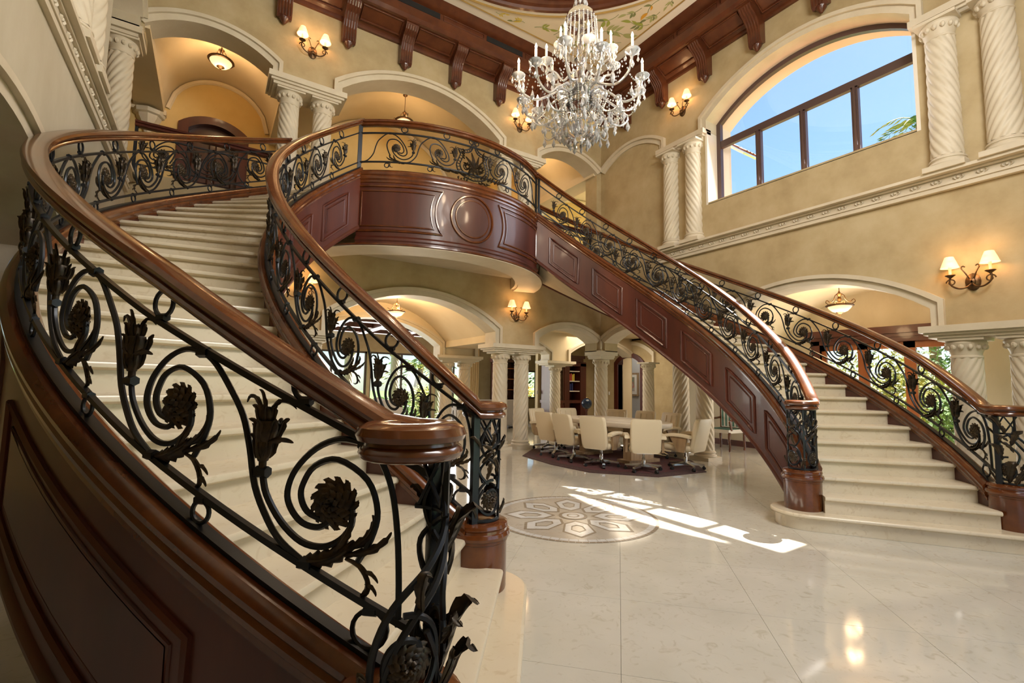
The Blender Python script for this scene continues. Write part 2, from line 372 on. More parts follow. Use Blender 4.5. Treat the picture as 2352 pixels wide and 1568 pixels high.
# ------------------------------------------------------------------ ceiling with painted corners, gold lines and round wood dome ring
ZC = 8.80; RW = 3.60
def sq(a, L):
    t = max(abs(cos(a)), abs(sin(a))); return (L*cos(a)/t, L*sin(a)/t)
N = 96; an = [2*pi*i/N for i in range(N)]
m = MB(); m.grid([[(RW*cos(a), RW*sin(a), ZC) for a in an], [(*sq(a, 4.9), ZC) for a in an], [(*sq(a, 4.9), ZC+.25) for a in an], [(RW*cos(a), RW*sin(a), ZC+.25) for a in an]], closed_u=True, closed_v=True)
ceiling = struct(m.build('ceiling', 'white_trim', smooth=0))
m = MB(); m.grid([[(3.70*cos(a), 3.70*sin(a), ZC-.004) for a in an], [(*sq(a, 3.79), ZC-.004) for a in an]], closed_u=True)
m.build('painted_field', 'paint_field', ceiling, 0)
m = MB(); m.tube([(3.70*cos(a), 3.70*sin(a), ZC-.01) for a in an], .022, 6, closed=True); m.build('gold_ring', 'gold', ceiling)
for s in range(4):
    m = MB(); c_, s_ = cos(s*pi/2), sin(s*pi/2)
    m.tube([(c_*3.79-s_*t, s_*3.79+c_*t, ZC-.006) for t in (-3.79, 3.79)], .016, 6); m.build('gold_line', 'gold', ceiling)
m = MB(); prof = [(3.60, 0), (3.60, -.02), (3.54, -.02), (3.52, .03), (3.46, .05), (3.45, .12), (3.36, .14), (3.33, .22), (3.22, .24), (3.2, .36), (3.06, .4), (3.0, .52)]
m.grid([[(r*cos(a), r*sin(a), ZC+z) for a in an] for r, z in prof], closed_u=True); m.build('dome_moulding', 'wood_ceiling', ceiling, 30)
m = MB(); m.grid([[(3.02*cos(t)*cos(a), 3.02*cos(t)*sin(a), ZC+.5+1.2*sin(t)) for a in an] for t in [pi/2*i/10*.999 for i in range(11)]], closed_u=True); m.build('dome', 'paint_field', ceiling)
# painted plants in the four corners (flat print)
def leaf_poly(L, w, bend):
    pts = []
    for i in range(9): t = i/8; pts.append((L*t, w*sin(pi*t**.8)*.5+bend*sin(pi*t)))
    for i in range(7, 0, -1): t = i/8; pts.append((L*t, -w*sin(pi*t**.8)*.5+bend*sin(pi*t)))
    return pts
def inside(x, y): return x*x+y*y > 3.73**2 and max(abs(x), abs(y)) < 3.77
rnd = random.Random(11); leaves = []; stems = []
for k in range(420):
    a = rad(45+rnd.uniform(-41, 41)); lim = 3.77/max(cos(a), sin(a)); r = rnd.uniform(3.74, max(3.76, lim)); room = min(1.0, (lim-3.72)/1.3)
    dg = rad(rnd.uniform(0, 360)); n = rnd.choice([3, 5, 5, 7]); L = (.20+.42*room)*rnd.uniform(.7, 1.1); bend = rnd.uniform(-.8, .8); mt = ['paint_yellow', 'paint_green', 'paint_olive', 'paint_green', 'paint_orange', 'paint_olive', 'paint_yellow'][len(stems) % 7]
    x0, y0 = r*cos(a), r*sin(a); st = [(x0+L*t*cos(dg+bend*t), y0+L*t*sin(dg+bend*t)) for t in [i/6 for i in range(7)]]; cl = []
    for i in range(n):
        t = .25+.75*(i//2+1)/((n+1)//2); sx, sy = st[min(6, int(t*6))]; sd = 0 if i == n-1 else (-1)**i; d2 = dg+bend*t+sd*.75; l = L*(.42 if sd else .6)*rnd.uniform(.85, 1.15); w = l*rnd.uniform(.30, .42)
        cl.append([(sx+px*cos(d2)-py*sin(d2), sy+px*sin(d2)+py*cos(d2)) for px, py in leaf_poly(l, w, .08*l*(sd or 1))])
    cx, cy = st[4]
    if not all(inside(*p) for q in cl for p in q) or not all(inside(*p) for p in st) or any((cx-q[1])**2+(cy-q[2])**2 < (.34*(L+q[3]))**2 for q in stems): continue
    stems.append((st, cx, cy, L)); leaves += [(q, mt if rnd.random() < .75 else 'paint_dark') for q in cl]
    if len(stems) > 30: break
for q4 in range(4):
    cq, sq4 = cos(q4*pi/2), sin(q4*pi/2)
    for k, (pts, mt) in enumerate(leaves):
        mm = MB(); zz = ZC-.006-.0004*(k % 9); mm.fan([(p[0]*cq-p[1]*sq4, p[0]*sq4+p[1]*cq, zz) for p in pts]); mm.build('painted_leaf', mt, ceiling, 0)
    for st, _a, _b, L in stems:
        mm = MB(); mm.tube([(p[0]*cq-p[1]*sq4, p[0]*sq4+p[1]*cq, ZC-.005) for p in st], .006, 4); mm.build('painted_stem', 'paint_dark', ceiling)

# ------------------------------------------------------------------ wood cornice with brackets, soffit panels and frieze panels on the four walls
CP = [(0, 8.10), (.05, 8.10), (.06, 8.17), (.10, 8.19), (.44, 8.345), (.44, 8.32), (.50, 8.32), (.56, 8.37), (.56, 8.54), (.52, 8.56), (.52, 8.70), (.58, 8.71), (.64, 8.75), (.74, 8.79), (.79, 8.83), (.79, 8.9), (0, 8.9)]
brk = [(.0, 7.70), (.10, 7.66), (.145, 7.70), (.16, 7.80), (.17, 7.92), (.21, 8.04), (.30, 8.14), (.40, 8.20), (.45, 8.27), (.46, 8.33), (.0, 8.33)]
bm_ = MB(); bw = .118; bm_.prism(brk, lambda u, v, d: (d, -u, v), -bw, bw)
bkm = bm_.mesh('bracket', 0); bkm.materials.append(MATS['wood_ceiling'])
bm_ = MB()
for k in range(5): 
    x = -.094+.047*k; bm_.tube([(x, -u-.004, v) for u, v in brk[2:9]], .012, 5)
flm = bm_.mesh('flute'); flm.materials.append(MATS['wood_ceiling'])
bm_ = MB(); bm_.box(-.145, .145, -.52, 0, 8.33, 8.37); bm_.box(-.132, .132, -.49, 0, 8.30, 8.33); bm_.lathe([(.001, -.09), (.02, -.085), (.045, -.05), (.075, -.01), (.085, .02), (.08, .04)], 10, (0, -.07, 7.66))
btm = bm_.mesh('bracket_cap', 30); btm.materials.append(MATS['wood_ceiling'])
for sd, rz in (('back', 0), ('right', -pi/2), ('left', pi/2), ('front', pi)):
    fn = MAP[sd]; m = MB(); u = H
    rows = []
    for s in (-1, 1): rows.append([fn(s*(H-d), -d, z) for d, z in CP])
    m.grid(rows, closed_u=True); cor = m.build('cornice', 'wood_ceiling', WALLS[sd], 25)
    us = [(k+.5)*1.09 for k in range(-4, 4)]
    for u in us:
        if sd == 'front' and abs(u) < 9: 
            pass
        o = bpy.data.objects.new('bracket', bkm); COL.objects.link(o); o.parent = cor; o.location = fn(u, 0, 0); o.rotation_euler = (0, 0, rz)
    # soffit panels between brackets (raised frames) and frieze panels, some of them dark vents
    for i in range(len(us)-1):
        a, b = us[i]+.17, us[i+1]-.17; mm = MB()
        def sp(u, t): return fn(u, -(.13+.28*t), 8.19+.15*t*.95-.012)
        loop = [sp(a, .08), sp(b, .08), sp(b, .95), sp(a, .95)]
        mm.tube(loop, .018, 6, closed=True); mm.build('soffit_panel', 'wood_ceiling', cor, 30)
    fr = [-3.9+.98*k for k in range(9)]
    for i in range(8):
        a, b = fr[i]+.04, fr[i+1]-.04; mm = MB(); vent = sd == 'back' and i in (1, 3, 5)
        if vent: mm.hexa([fn(a, -.515, 8.575), fn(b, -.515, 8.575), fn(b, -.528, 8.575), fn(a, -.528, 8.575)], [fn(a, -.515, 8.69), fn(b, -.515, 8.69), fn(b, -.528, 8.69), fn(a, -.528, 8.69)]); mm.build('vent', 'vent', cor, 0)
        else: mm.tube([fn(a, -.525, 8.58), fn(b, -.525, 8.58), fn(b, -.525, 8.685), fn(a, -.525, 8.685)], .012, 5, closed=True); mm.build('frieze_panel', 'wood_ceiling', cor, 30)
for o in [o for o in bpy.data.objects if o.name.startswith('bracket')]:
    pass
BR = [(o.location.copy(), o.rotation_euler.copy(), o.parent) for o in COL.objects if o.data is bkm]
for loc, rot, par in BR:
    for nm, me in (('bracket_fluting', flm), ('bracket_cap', btm)):
        o = bpy.data.objects.new(nm, me); COL.objects.link(o); o.parent = par; o.location = loc; o.rotation_euler = rot

# ------------------------------------------------------------------ the halls behind the arches
def shell_vault(name, fn, u0, u1, d0, d1, zc, zt, par, mt='vault'):
    pts = arc_pts(u0, u1, zc, zt, 18); m = MB(); m.grid([[fn(u, d, z) for u, z in pts] for d in (d0, d1)]); m.grid([[fn(u, d, z+.06) for u, z in pts] for d in (d1, d0)]); return m.build(name, mt, par)
DB = 2.9                             # depth of the halls from the room face
fb = MAP['back']; fr_ = MAP['right']; fl = MAP['left']
# upper hall behind the back wall
m = MB(); m.box(-8, 8.5, H+.01, H+DB+.5, 4.15, UF); uf = struct(m.build('floor', 'marble_floor', smooth=0))
m = MB(); m.box(-8, -H-.01, -2, H+.01, 4.15, UF); struct(m.build('floor', 'marble_floor', smooth=0))
hall_u = struct(wall_mesh(lambda u, d, z: (u, H+DB+d, z), -8, 8.5, UF, 8.9, [(-4.12, -3.20, UF, A(-4.12, -3.20, 6.62, 6.80))], .3).build('wall_hall', 'plaster_gold', smooth=0))
for a, b, zt in ((-4.55, -2.62, 7.82), (-1.84, 1.84, 8.05), (2.62, 4.55, 7.82), (-7.9, -5.0, 7.5), (5.0, 8.4, 7.5)):
    shell_vault('vault', fb, a, b, .1, DB+.1, 6.92, zt, hall_u)
    m = MB(); pts = arc_pts(a+.05, b-.05, 6.92, zt-.06, 18); m.tube([fb(u, DB-.01, z) for u, z in pts], .05, 6); m.build('lunette_moulding', 'vault', hall_u)
for x in (-2.23, 2.23, -4.78, 4.78):
    w = .39 if abs(x) < 3 else .24; m = MB(); m.box(x-w, x+w, H+.05, H+DB+.05, 6.76, 8.0); m.box(x-w-.04, x+w+.04, H+DB-.14, H+DB+.02, 6.70, 6.80); m.build('transverse_beam', 'vault', hall_u, 0)
    m = MB(); m.lathe([(.02, -.52), (.05, -.48), (.09, -.36), (.10, -.30), (.20, -.16), (.21, -.10), (.26, -.08), (.27, 0)], 8, (x, H+DB-.05, 6.72)); m.build('corbel', 'stone', hall_u, 30)
# arched dark door in the upper hall
dr = MB(); dr.prism([(-4.12, UF), (-3.20, UF)]+arc_pts(-4.12, -3.20, 6.62, 6.80, 12)[::-1], lambda u, v, d: (u, H+DB+.12+d, v), 0, .06)
door_1 = struct(dr.build('door_1', 'wood_dark', smooth=0))
m = MB(); inn = [(-4.12, UF)]+arc_pts(-4.12, -3.20, 6.62, 6.80, 14)+[(-3.20, UF)]; out = [(-4.30, UF)]+arc_pts(-4.30, -3.02, 6.70, 6.96, 14)+[(-3.02, UF)]
m.grid([[(i[0], H+DB+.2, i[1]), (i[0], H+DB-.05, i[1]), (o[0], H+DB-.05, o[1]), (o[0], H+DB+.02, o[1])] for i, o in zip(inn, out)]); m.build('door_frame', 'wood', door_1, 30)
for s in (0, 1):
    for za, zb in ((4.75, 5.4), (5.55, 6.45)):
        m = MB(); a = -4.04+.42*s; m.tube([(a, H+DB+.11, za), (a+.30, H+DB+.11, za), (a+.30, H+DB+.11, zb), (a, H+DB+.11, zb)], .018, 5, closed=True); m.build('door_panel', 'wood_dark', door_1, 30)
m = MB(); m.ball((-3.62, H+DB+.08, 5.5), .03, 8, 6); m.build('door_handle', 'gold', door_1)
# lower halls: vaults, beams, inner arcade
low_in = [(-bG, bG, 0, A(-bG, bG, 2.40, 3.0)), (s0_, 5.35, 0, A(s0_, 5.35, 2.35, 2.75)), (-5.3, -SM0, 0, A(-5.3, -SM0, 2.35, 2.75)), (bG, s0_, 0, 2.14), (-SM0, -bG, 0, 2.14), (5.35, 6.15, 0, 2.14), (6.10, 8.88, 0, A(6.10, 8.88, 2.42, 2.84)), (-7, -5.3, 0, 2.14)]
fin = lambda u, d, z: (u, H+DB+d, z)
hall_l = struct(wall_mesh(fin, -7, 8.9, 0, 4.16, low_in, .4).build('wall_arcade', 'vault', smooth=0))
archivolt('back', -BIG, BIG, 2.16, 2.40, 3.0, t=.4, w=.12, parent=hall_l, fn=fin); archivolt('back', SM0, 5.3, 2.16, 2.35, 2.75, t=.4, w=.12, parent=hall_l, fn=fin); archivolt('back', 6.15, 8.84, 2.16, 2.42, 2.84, t=.4, w=.12, parent=hall_l, fn=fin, jr=False)
for a, b in ((1.66, 2.87), (-2.87, -1.66), (5.25, 6.2)): abacus('back', a, b, 2.02, 2.16, t=.4, parent=hall_l, fn=fin)
for a, b, zt in ((-4.55, -2.62, 3.0), (-1.84, 1.84, 3.40)): shell_vault('vault', fb, a, b, .1, DB+.1, 2.52, zt, hall_l)
for x in (-2.23, 2.23, -4.85):
    w = .39 if abs(x) < 3 else .3; m = MB(); m.box(x-w, x+w, H+.05, H+DB+.02, 2.36, 3.9); m.build('transverse_beam', 'vault', hall_l, 0)
m = MB(); m.box(2.6, 9.2, H+.05, 9.7, 3.05, 3.2); m.build('flat_vault', 'vault', hall_l, 0)
# right lower hall with garden doors
hall_r = struct(wall_mesh(lambda u, d, z: (H+DB+d, u, z), -5.2, 4.6, 0, 4.05, [(-1.25, 1.05, 0, 2.42)], .3).build('wall_garden', 'plaster_light', smooth=0))
for a, b, zt in ((-1.84, 1.84, 3.40), (-4.55, -2.62, 3.0)): shell_vault('vault', fr_, a, b, .1, DB+.1, 2.52, zt, hall_r)
for y in (-2.23, 2.23):
    m = MB(); m.box(H+.05, H+DB+.02, y-.39, y+.39, 2.36, 3.9); m.build('transverse_beam', 'vault', hall_r, 0)
    m = MB(); m.lathe([(.02, -.52), (.05, -.48), (.09, -.36), (.10, -.30), (.20, -.16), (.21, -.10), (.26, -.08), (.27, 0)], 8, (H+DB-.05, y, 2.38)); m.build('corbel', 'stone', hall_r, 30)
m = MB(); m.box(H+.05, H+DB+.02, 2.6, H+.06, 3.05, 3.2); m.build('flat_vault', 'vault', hall_r, 0)
m = MB(); m.box(H+T, 8.2, -5.2, 4.8, 3.95, 4.03); m.build('roof', 'terracotta', hall_r, 0)
m = MB(); m.box(H+DB-.02, H+DB, 1.1, 4.6, 0, .14); m.build('baseboard', 'wood', hall_r, 0)
# nook at the far right corner
m = MB(); m.box(6.3, 9.2, 9.6, 9.75, 0, 3.1); nook = struct(m.build('wall_nook', 'plaster', smooth=0))
wn = wall_mesh(lambda u, d, z: (8.9+d, u, z), 4.6, 9.7, 0, 3.1, [(7.24, 8.30, 0, A(7.24, 8.30, 2.18, 2.42))], .25).build('side_wall', 'plaster', nook, 0)
m = MB(); m.box(7.65, 9.2, 4.45, 4.6, 0, 3.1); m.build('end_wall', 'plaster', nook, 0)
m = MB(); m.box(10.6, 10.7, 5.5, 10.5, 0, 3.1); m.box(8.9, 10.7, 10.4, 10.5, 0, 3.1); m.box(8.9, 10.7, 5.4, 5.5, 0, 3.1); m.box(8.9, 10.7, 5.4, 10.5, 3.0, 3.1); m.box(8.9, 10.7, 5.4, 10.5, -.1, 0); m.build('study_wall', 'grey_wall', nook, 0)
m = MB(); inn = [(7.24, 0)]+arc_pts(7.24, 8.30, 2.18, 2.42, 12)+[(8.30, 0)]; out = [(7.08, 0)]+arc_pts(7.08, 8.46, 2.26, 2.58, 12)+[(8.46, 0)]
m.grid([[(9.1, i[0], i[1]), (8.84, i[0], i[1]), (8.84, o[0], o[1]), (8.92, o[0], o[1])] for i, o in zip(inn, out)])
door_2 = struct(m.build('door_2', 'wood', smooth=30)); m = MB(); m.prism([(0, 0), (.95, 0)]+[(.95-.95*i/8, 2.16+.2*sin(pi*i/8)) for i in range(9)], lambda u, v, d: (8.98+u, 7.22+d, v), 0, .05); m.build('door_leaf', 'wood', door_2, 0)
archivolt('right', 6.75, 8.75, 2.2, 2.45, 2.85, t=.02, w=.12, parent=nook, fn=lambda u, d, z: (8.9+d, u, z), name='niche_moulding')
# living room behind the inner arcade
opn = [(-3.6, -1.3, 0, 2.45), (-1.2, 1.1, 0, 2.45), (1.2, 3.5, 0, 2.45), (3.6, 5.2, 0, 2.45), (7.4, 9.0, .85, 2.0)]
lv = struct(wall_mesh(lambda u, d, z: (u, 12.3+d, z), -6, 10.6, 0, 3.3, opn, .3).build('wall_living', 'plaster', smooth=0))
m = MB(); m.box(-6, 10.6, H+DB+.4, 12.5, 3.25, 3.4); m.build('living_ceiling', 'plaster_light', lv, 0)
for k in range(7):
    m = MB(); x = -3.0+1.25*k; m.box(x-.13, x+.13, 8.1, 12.3, 3.0, 3.26); m.build('ceiling_beam', 'wood', lv, 0)
for k in range(3):
    m = MB(); y = 8.9+1.4*k; m.box(-5.5, 6, y-.13, y+.13, 3.02, 3.26); m.build('ceiling_beam', 'wood', lv, 0)
m = MB(); m.box(10.5, 10.7, 9.7, 12.5, 0, 3.3); m.box(-6.2, -6, 8, 12.5, 0, 3.3); m.build('living_side_wall', 'plaster', lv, 0)
wc = 1
def glazed(name, x0, x1, z0, z1, y, mull, fm, t=.06):
    m = MB(); m.box(x0, x1, y-.04, y+.04, z1-t, z1); m.box(x0, x1, y-.04, y+.04, z0, z0+t); m.box(x0, x0+t, y-.04, y+.04, z0, z1); m.box(x1-t, x1, y-.04, y+.04, z0, z1)
    wv = struct(m.build(name, fm, smooth=0)); xs = [x0]+[x0+(x1-x0)*(i+1)/(mull+1) for i in range(mull)]+[x1]
    for x in xs[1:-1]: m = MB(); m.box(x-.03, x+.03, y-.03, y+.03, z0, z1); m.build('mullion', fm, wv, 0)
    for a, b in zip(xs[:-1], xs[1:]): m = MB(); m.box(a+.03, b-.03, y-.003, y+.003, z0+.04, z1-.04); m.build('pane', 'glass', wv, 0)
    return wv
for i, (a, b, z0, z1) in enumerate([(o[0], o[1], o[2], o[3]) for o in opn]): glazed('window_%d' % (i+3), a, b, z0, z1, 12.45, 1, 'window_frame')
# left hall, only glimpsed through the arch
m = MB(); m.box(-8.1, -7.65, -5, 7.9, 0, 8.9); struct(m.build('wall_hall_left', 'plaster_gold', smooth=0))
m = MB(); m.box(-8, -H-.1, -5, H+.1, 3.3, 3.45); m.box(-8, -H-.1, -2, H+.1, 7.4, 7.5); m.build('hall_ceiling', 'vault', wall_left, 0)
m = MB(); m.box(-8, -H, -5.2, -5.0, 0, 8.9); m.build('hall_end_wall', 'plaster_gold', wall_left, 0)

# ------------------------------------------------------------------ big arched window in the right wall
def arched_window(name, fn, lab):
    t = .085; inn = [(-1.66+t, 5.09)]+arc_pts(-1.66+t, 1.66-t, 6.78, 7.33, 24)+[(1.66-t, 5.09)]; out = [(-1.67, 5.09)]+arc_pts(-1.67, 1.67, 6.80, 7.43, 24)+[(1.67, 5.09)]
    m = MB(); m.grid([[fn(i[0], .40, i[1]), fn(i[0], .31, i[1]), fn(o[0], .31, o[1]), fn(o[0], .40, o[1])] for i, o in zip(inn, out)], closed_u=True)
    m.hexa([fn(-1.66, .31, 5.08), fn(1.66, .31, 5.08), fn(1.66, .40, 5.08), fn(-1.66, .40, 5.08)], [fn(-1.66, .31, 5.15), fn(1.66, .31, 5.15), fn(1.66, .40, 5.15), fn(-1.66, .40, 5.15)])
    w = struct(m.build(name, 'window_frame', smooth=0))
    def bar(nm, a, b, z0, z1, d0=.32, d1=.40):
        m = MB(); m.hexa([fn(a, d0, z0), fn(b, d0, z0), fn(b, d1, z0), fn(a, d1, z0)], [fn(a, d0, z1), fn(b, d0, z1), fn(b, d1, z1), fn(a, d1, z1)]); return m.build(nm, 'window_frame', w, 0)
    for s in (-1, 1):
        m = MB(); a, b = sorted((s*1.66, s*1.705)); m.hexa([fn(a, -.004, 5.05), fn(b, -.004, 5.05), fn(b, T, 5.05), fn(a, T, 5.05)], [fn(a, -.004, 6.575), fn(b, -.004, 6.575), fn(b, T, 6.575), fn(a, T, 6.575)]); m.build('reveal', 'white_trim', w, 0)
    m = MB(); m.hexa([fn(-1.70, .0, 5.05), fn(1.70, .0, 5.05), fn(1.70, T, 5.05), fn(-1.70, T, 5.05)], [fn(-1.70, .0, 5.09), fn(1.70, .0, 5.09), fn(1.70, T, 5.09), fn(-1.70, T, 5.09)]); m.build('sill', 'plaster', w, 0)
    inn = [(-1.66, 5.09)]+arc_pts(-1.66, 1.66, 6.80, 7.42, 24)+[(1.66, 5.09)]; out = [(-2.0, 5.09)]+arc_pts(-2.0, 2.0, 6.95, 7.75, 24)+[(2.0, 5.09)]
    m = MB(); m.grid([[fn(i[0], .41, i[1]), fn(i[0], .80, i[1]), fn(o[0], .80, o[1]), fn(o[0], .41, o[1])] for i, o in zip(inn, out)], closed_u=True); m.build('outer_reveal', 'stucco', w, 30)
    bar('transom', -1.64, 1.64, 6.28, 6.42); 
    for u in (-.80, 0, .80): bar('mullion', u-.05, u+.05, 5.1, 6.30); bar('glazing_bead', u-.018, u+.018, 5.1, 6.30, .30, .33)
    us = [-1.6, -.8, 0, .8, 1.6]
    for a, b in zip(us[:-1], us[1:]):
        m = MB(); m.hexa([fn(a, .36, 5.1), fn(b, .36, 5.1), fn(b, .365, 5.1), fn(a, .365, 5.1)], [fn(a, .36, 6.3), fn(b, .36, 6.3), fn(b, .365, 6.3), fn(a, .365, 6.3)]); m.build('pane', 'glass', w, 0)
    m = MB(); m.prism([(-1.6, 6.4), (1.6, 6.4)]+arc_pts(-1.6, 1.6, 6.76, 7.34, 16)[::-1], lambda u, v, d: fn(u, d, v), .36, .365); m.build('arched_pane', 'glass', w, 0)
    return w
window_1 = arched_window('window_1', MAP['right'], '')
window_2 = arched_window('window_2', MAP['front'], '')
m = MB()
for x in (-1.65, -.55, .55, 1.65): m.box(x-.05, x+.05, -4.95, -4.87, 0, 3.0)
m.box(-1.68, 1.68, -4.95, -4.87, 2.2, 2.3); m.box(-1.68, 1.68, -4.95, -4.87, 0, .2)
door_3 = struct(m.build('door_3', 'wood', smooth=0)); m = MB(); m.box(-1.65, 1.65, -4.92, -4.915, .1, 2.9); m.build('pane', 'glass', door_3, 0)
# garden doors in the right hall
X = H+DB+.1
m = MB(); m.box(X-.12, X+.06, -1.42, -1.25, 0, 2.55); m.box(X-.12, X+.06, 1.05, 1.22, 0, 2.55); m.box(X-.12, X+.06, -1.42, 1.22, 2.36, 2.52); m.box(X-.18, X+.06, -1.52, 1.32, 2.52, 2.66); m.box(X-.14, X+.06, -1.46, 1.26, 2.45, 2.53)
door_4 = struct(m.build('door_4', 'wood', smooth=0))
for k in range(3):
    a = -1.25+.767*k; b = a+.767; m = MB(); w = .09
    m.box(X-.03, X+.03, a, a+w, 0, 2.36); m.box(X-.03, X+.03, b-w, b, 0, 2.36); m.box(X-.03, X+.03, a, b, 2.24, 2.36); m.box(X-.03, X+.03, a, b, 0, .28)
    lf = m.build('door_leaf', 'wood_orange', door_4, 0); m = MB(); m.box(X-.004, X+.004, a+w, b-w, .28, 2.24); m.build('pane', 'glass', lf, 0)
# ------------------------------------------------------------------ the two curved staircases
SC = (.161, .760); RI, RO = 2.888, 4.339; MS = 2.1814; AS = -1.0792; RH = .1655; DA = RH/MS; A1 = .9893; AEO = rad(-51.3); AEI = rad(-49.6); VR = .125; ZL = 1.25; PER = .6657
def nose(a): return (a-AS)*MS
def pos(side, a, r, z): return (side*(SC[0]+r*cos(a)), SC[1]+r*sin(a), z)
def ae(R): return AEO if R > 3.6 else AEI
def a1(R): return A1 if R > 3.6 else 1.018
def apost(R): return AEO-rad(.9) if R > 3.6 else AEI
def ease_bar(a): return .004*max(0, -37-math.degrees(a))
def ease_rail(a): return -.0045*max(0, -38-math.degrees(a))
def lin(a, b, n): return [a+(b-a)*i/n for i in range(n+1)]
def vol_center(R, out): return (R+VR*out, ae(R))
STR_OUT = [(.034, -.86), (.052, -.86), (.056, -.83), (.045, -.80), (.034, -.79)]
CAPP = [(.034, -.05), (.046, -.04), (.046, -.015), (.06, .0), (.066, .025), (.06, .045), (.072, .06), (.076, .085), (.066, .105), (.05, .118)]
RAILH = [(.034, -.054), (.046, -.046), (.051, -.033), (.046, -.021), (.035, -.014), (.034, -.007), (.053, -.001), (.060, .014), (.052, .034), (.028, .046)]
RAILP = RAILH+[(-a, b) for a, b in RAILH[::-1]]
def sweep_h(path, prof, m=None):
    """sweep a profile (sideways, up) along a path, kept upright"""
    m = m or MB(); P = [Vector(p) for p in path]; rows = []
    for i in range(len(P)):
        t = P[min(i+1, len(P)-1)]-P[max(i-1, 0)]; t.z = 0
        if t.length < 1e-9: t = Vector((1, 0, 0))
        t.normalize(); s = Vector((t.y, -t.x, 0)); rows.append([P[i]+s*a+Vector((0, 0, b)) for a, b in prof])
    m.grid(rows, closed_u=True); m.fan(rows[0]); m.fan(rows[-1], True); return m
def rail_path(side, R, out):
    AE = ae(R); pts = [pos(side, a, R, max(nose(a)+.87+ease_rail(a), ZL)) for a in lin(a1(R), AE, 90)]
    er = (cos(AE), sin(AE)); et = (sin(AE), -cos(AE)); C = (SC[0]+(R+VR*out)*er[0], SC[1]+(R+VR*out)*er[1])
    for k in range(1, 31):
        th = rad(320)*k/30; rr = VR-.07*(k/30)**1.3
        x = C[0]-out*er[0]*rr*cos(th)+et[0]*rr*sin(th); y = C[1]-out*er[1]*rr*cos(th)+et[1]*rr*sin(th); pts.append((side*x, y, ZL))
    return pts, (side*C[0], C[1])
SIDE = {-1: 'left', 1: 'right'}
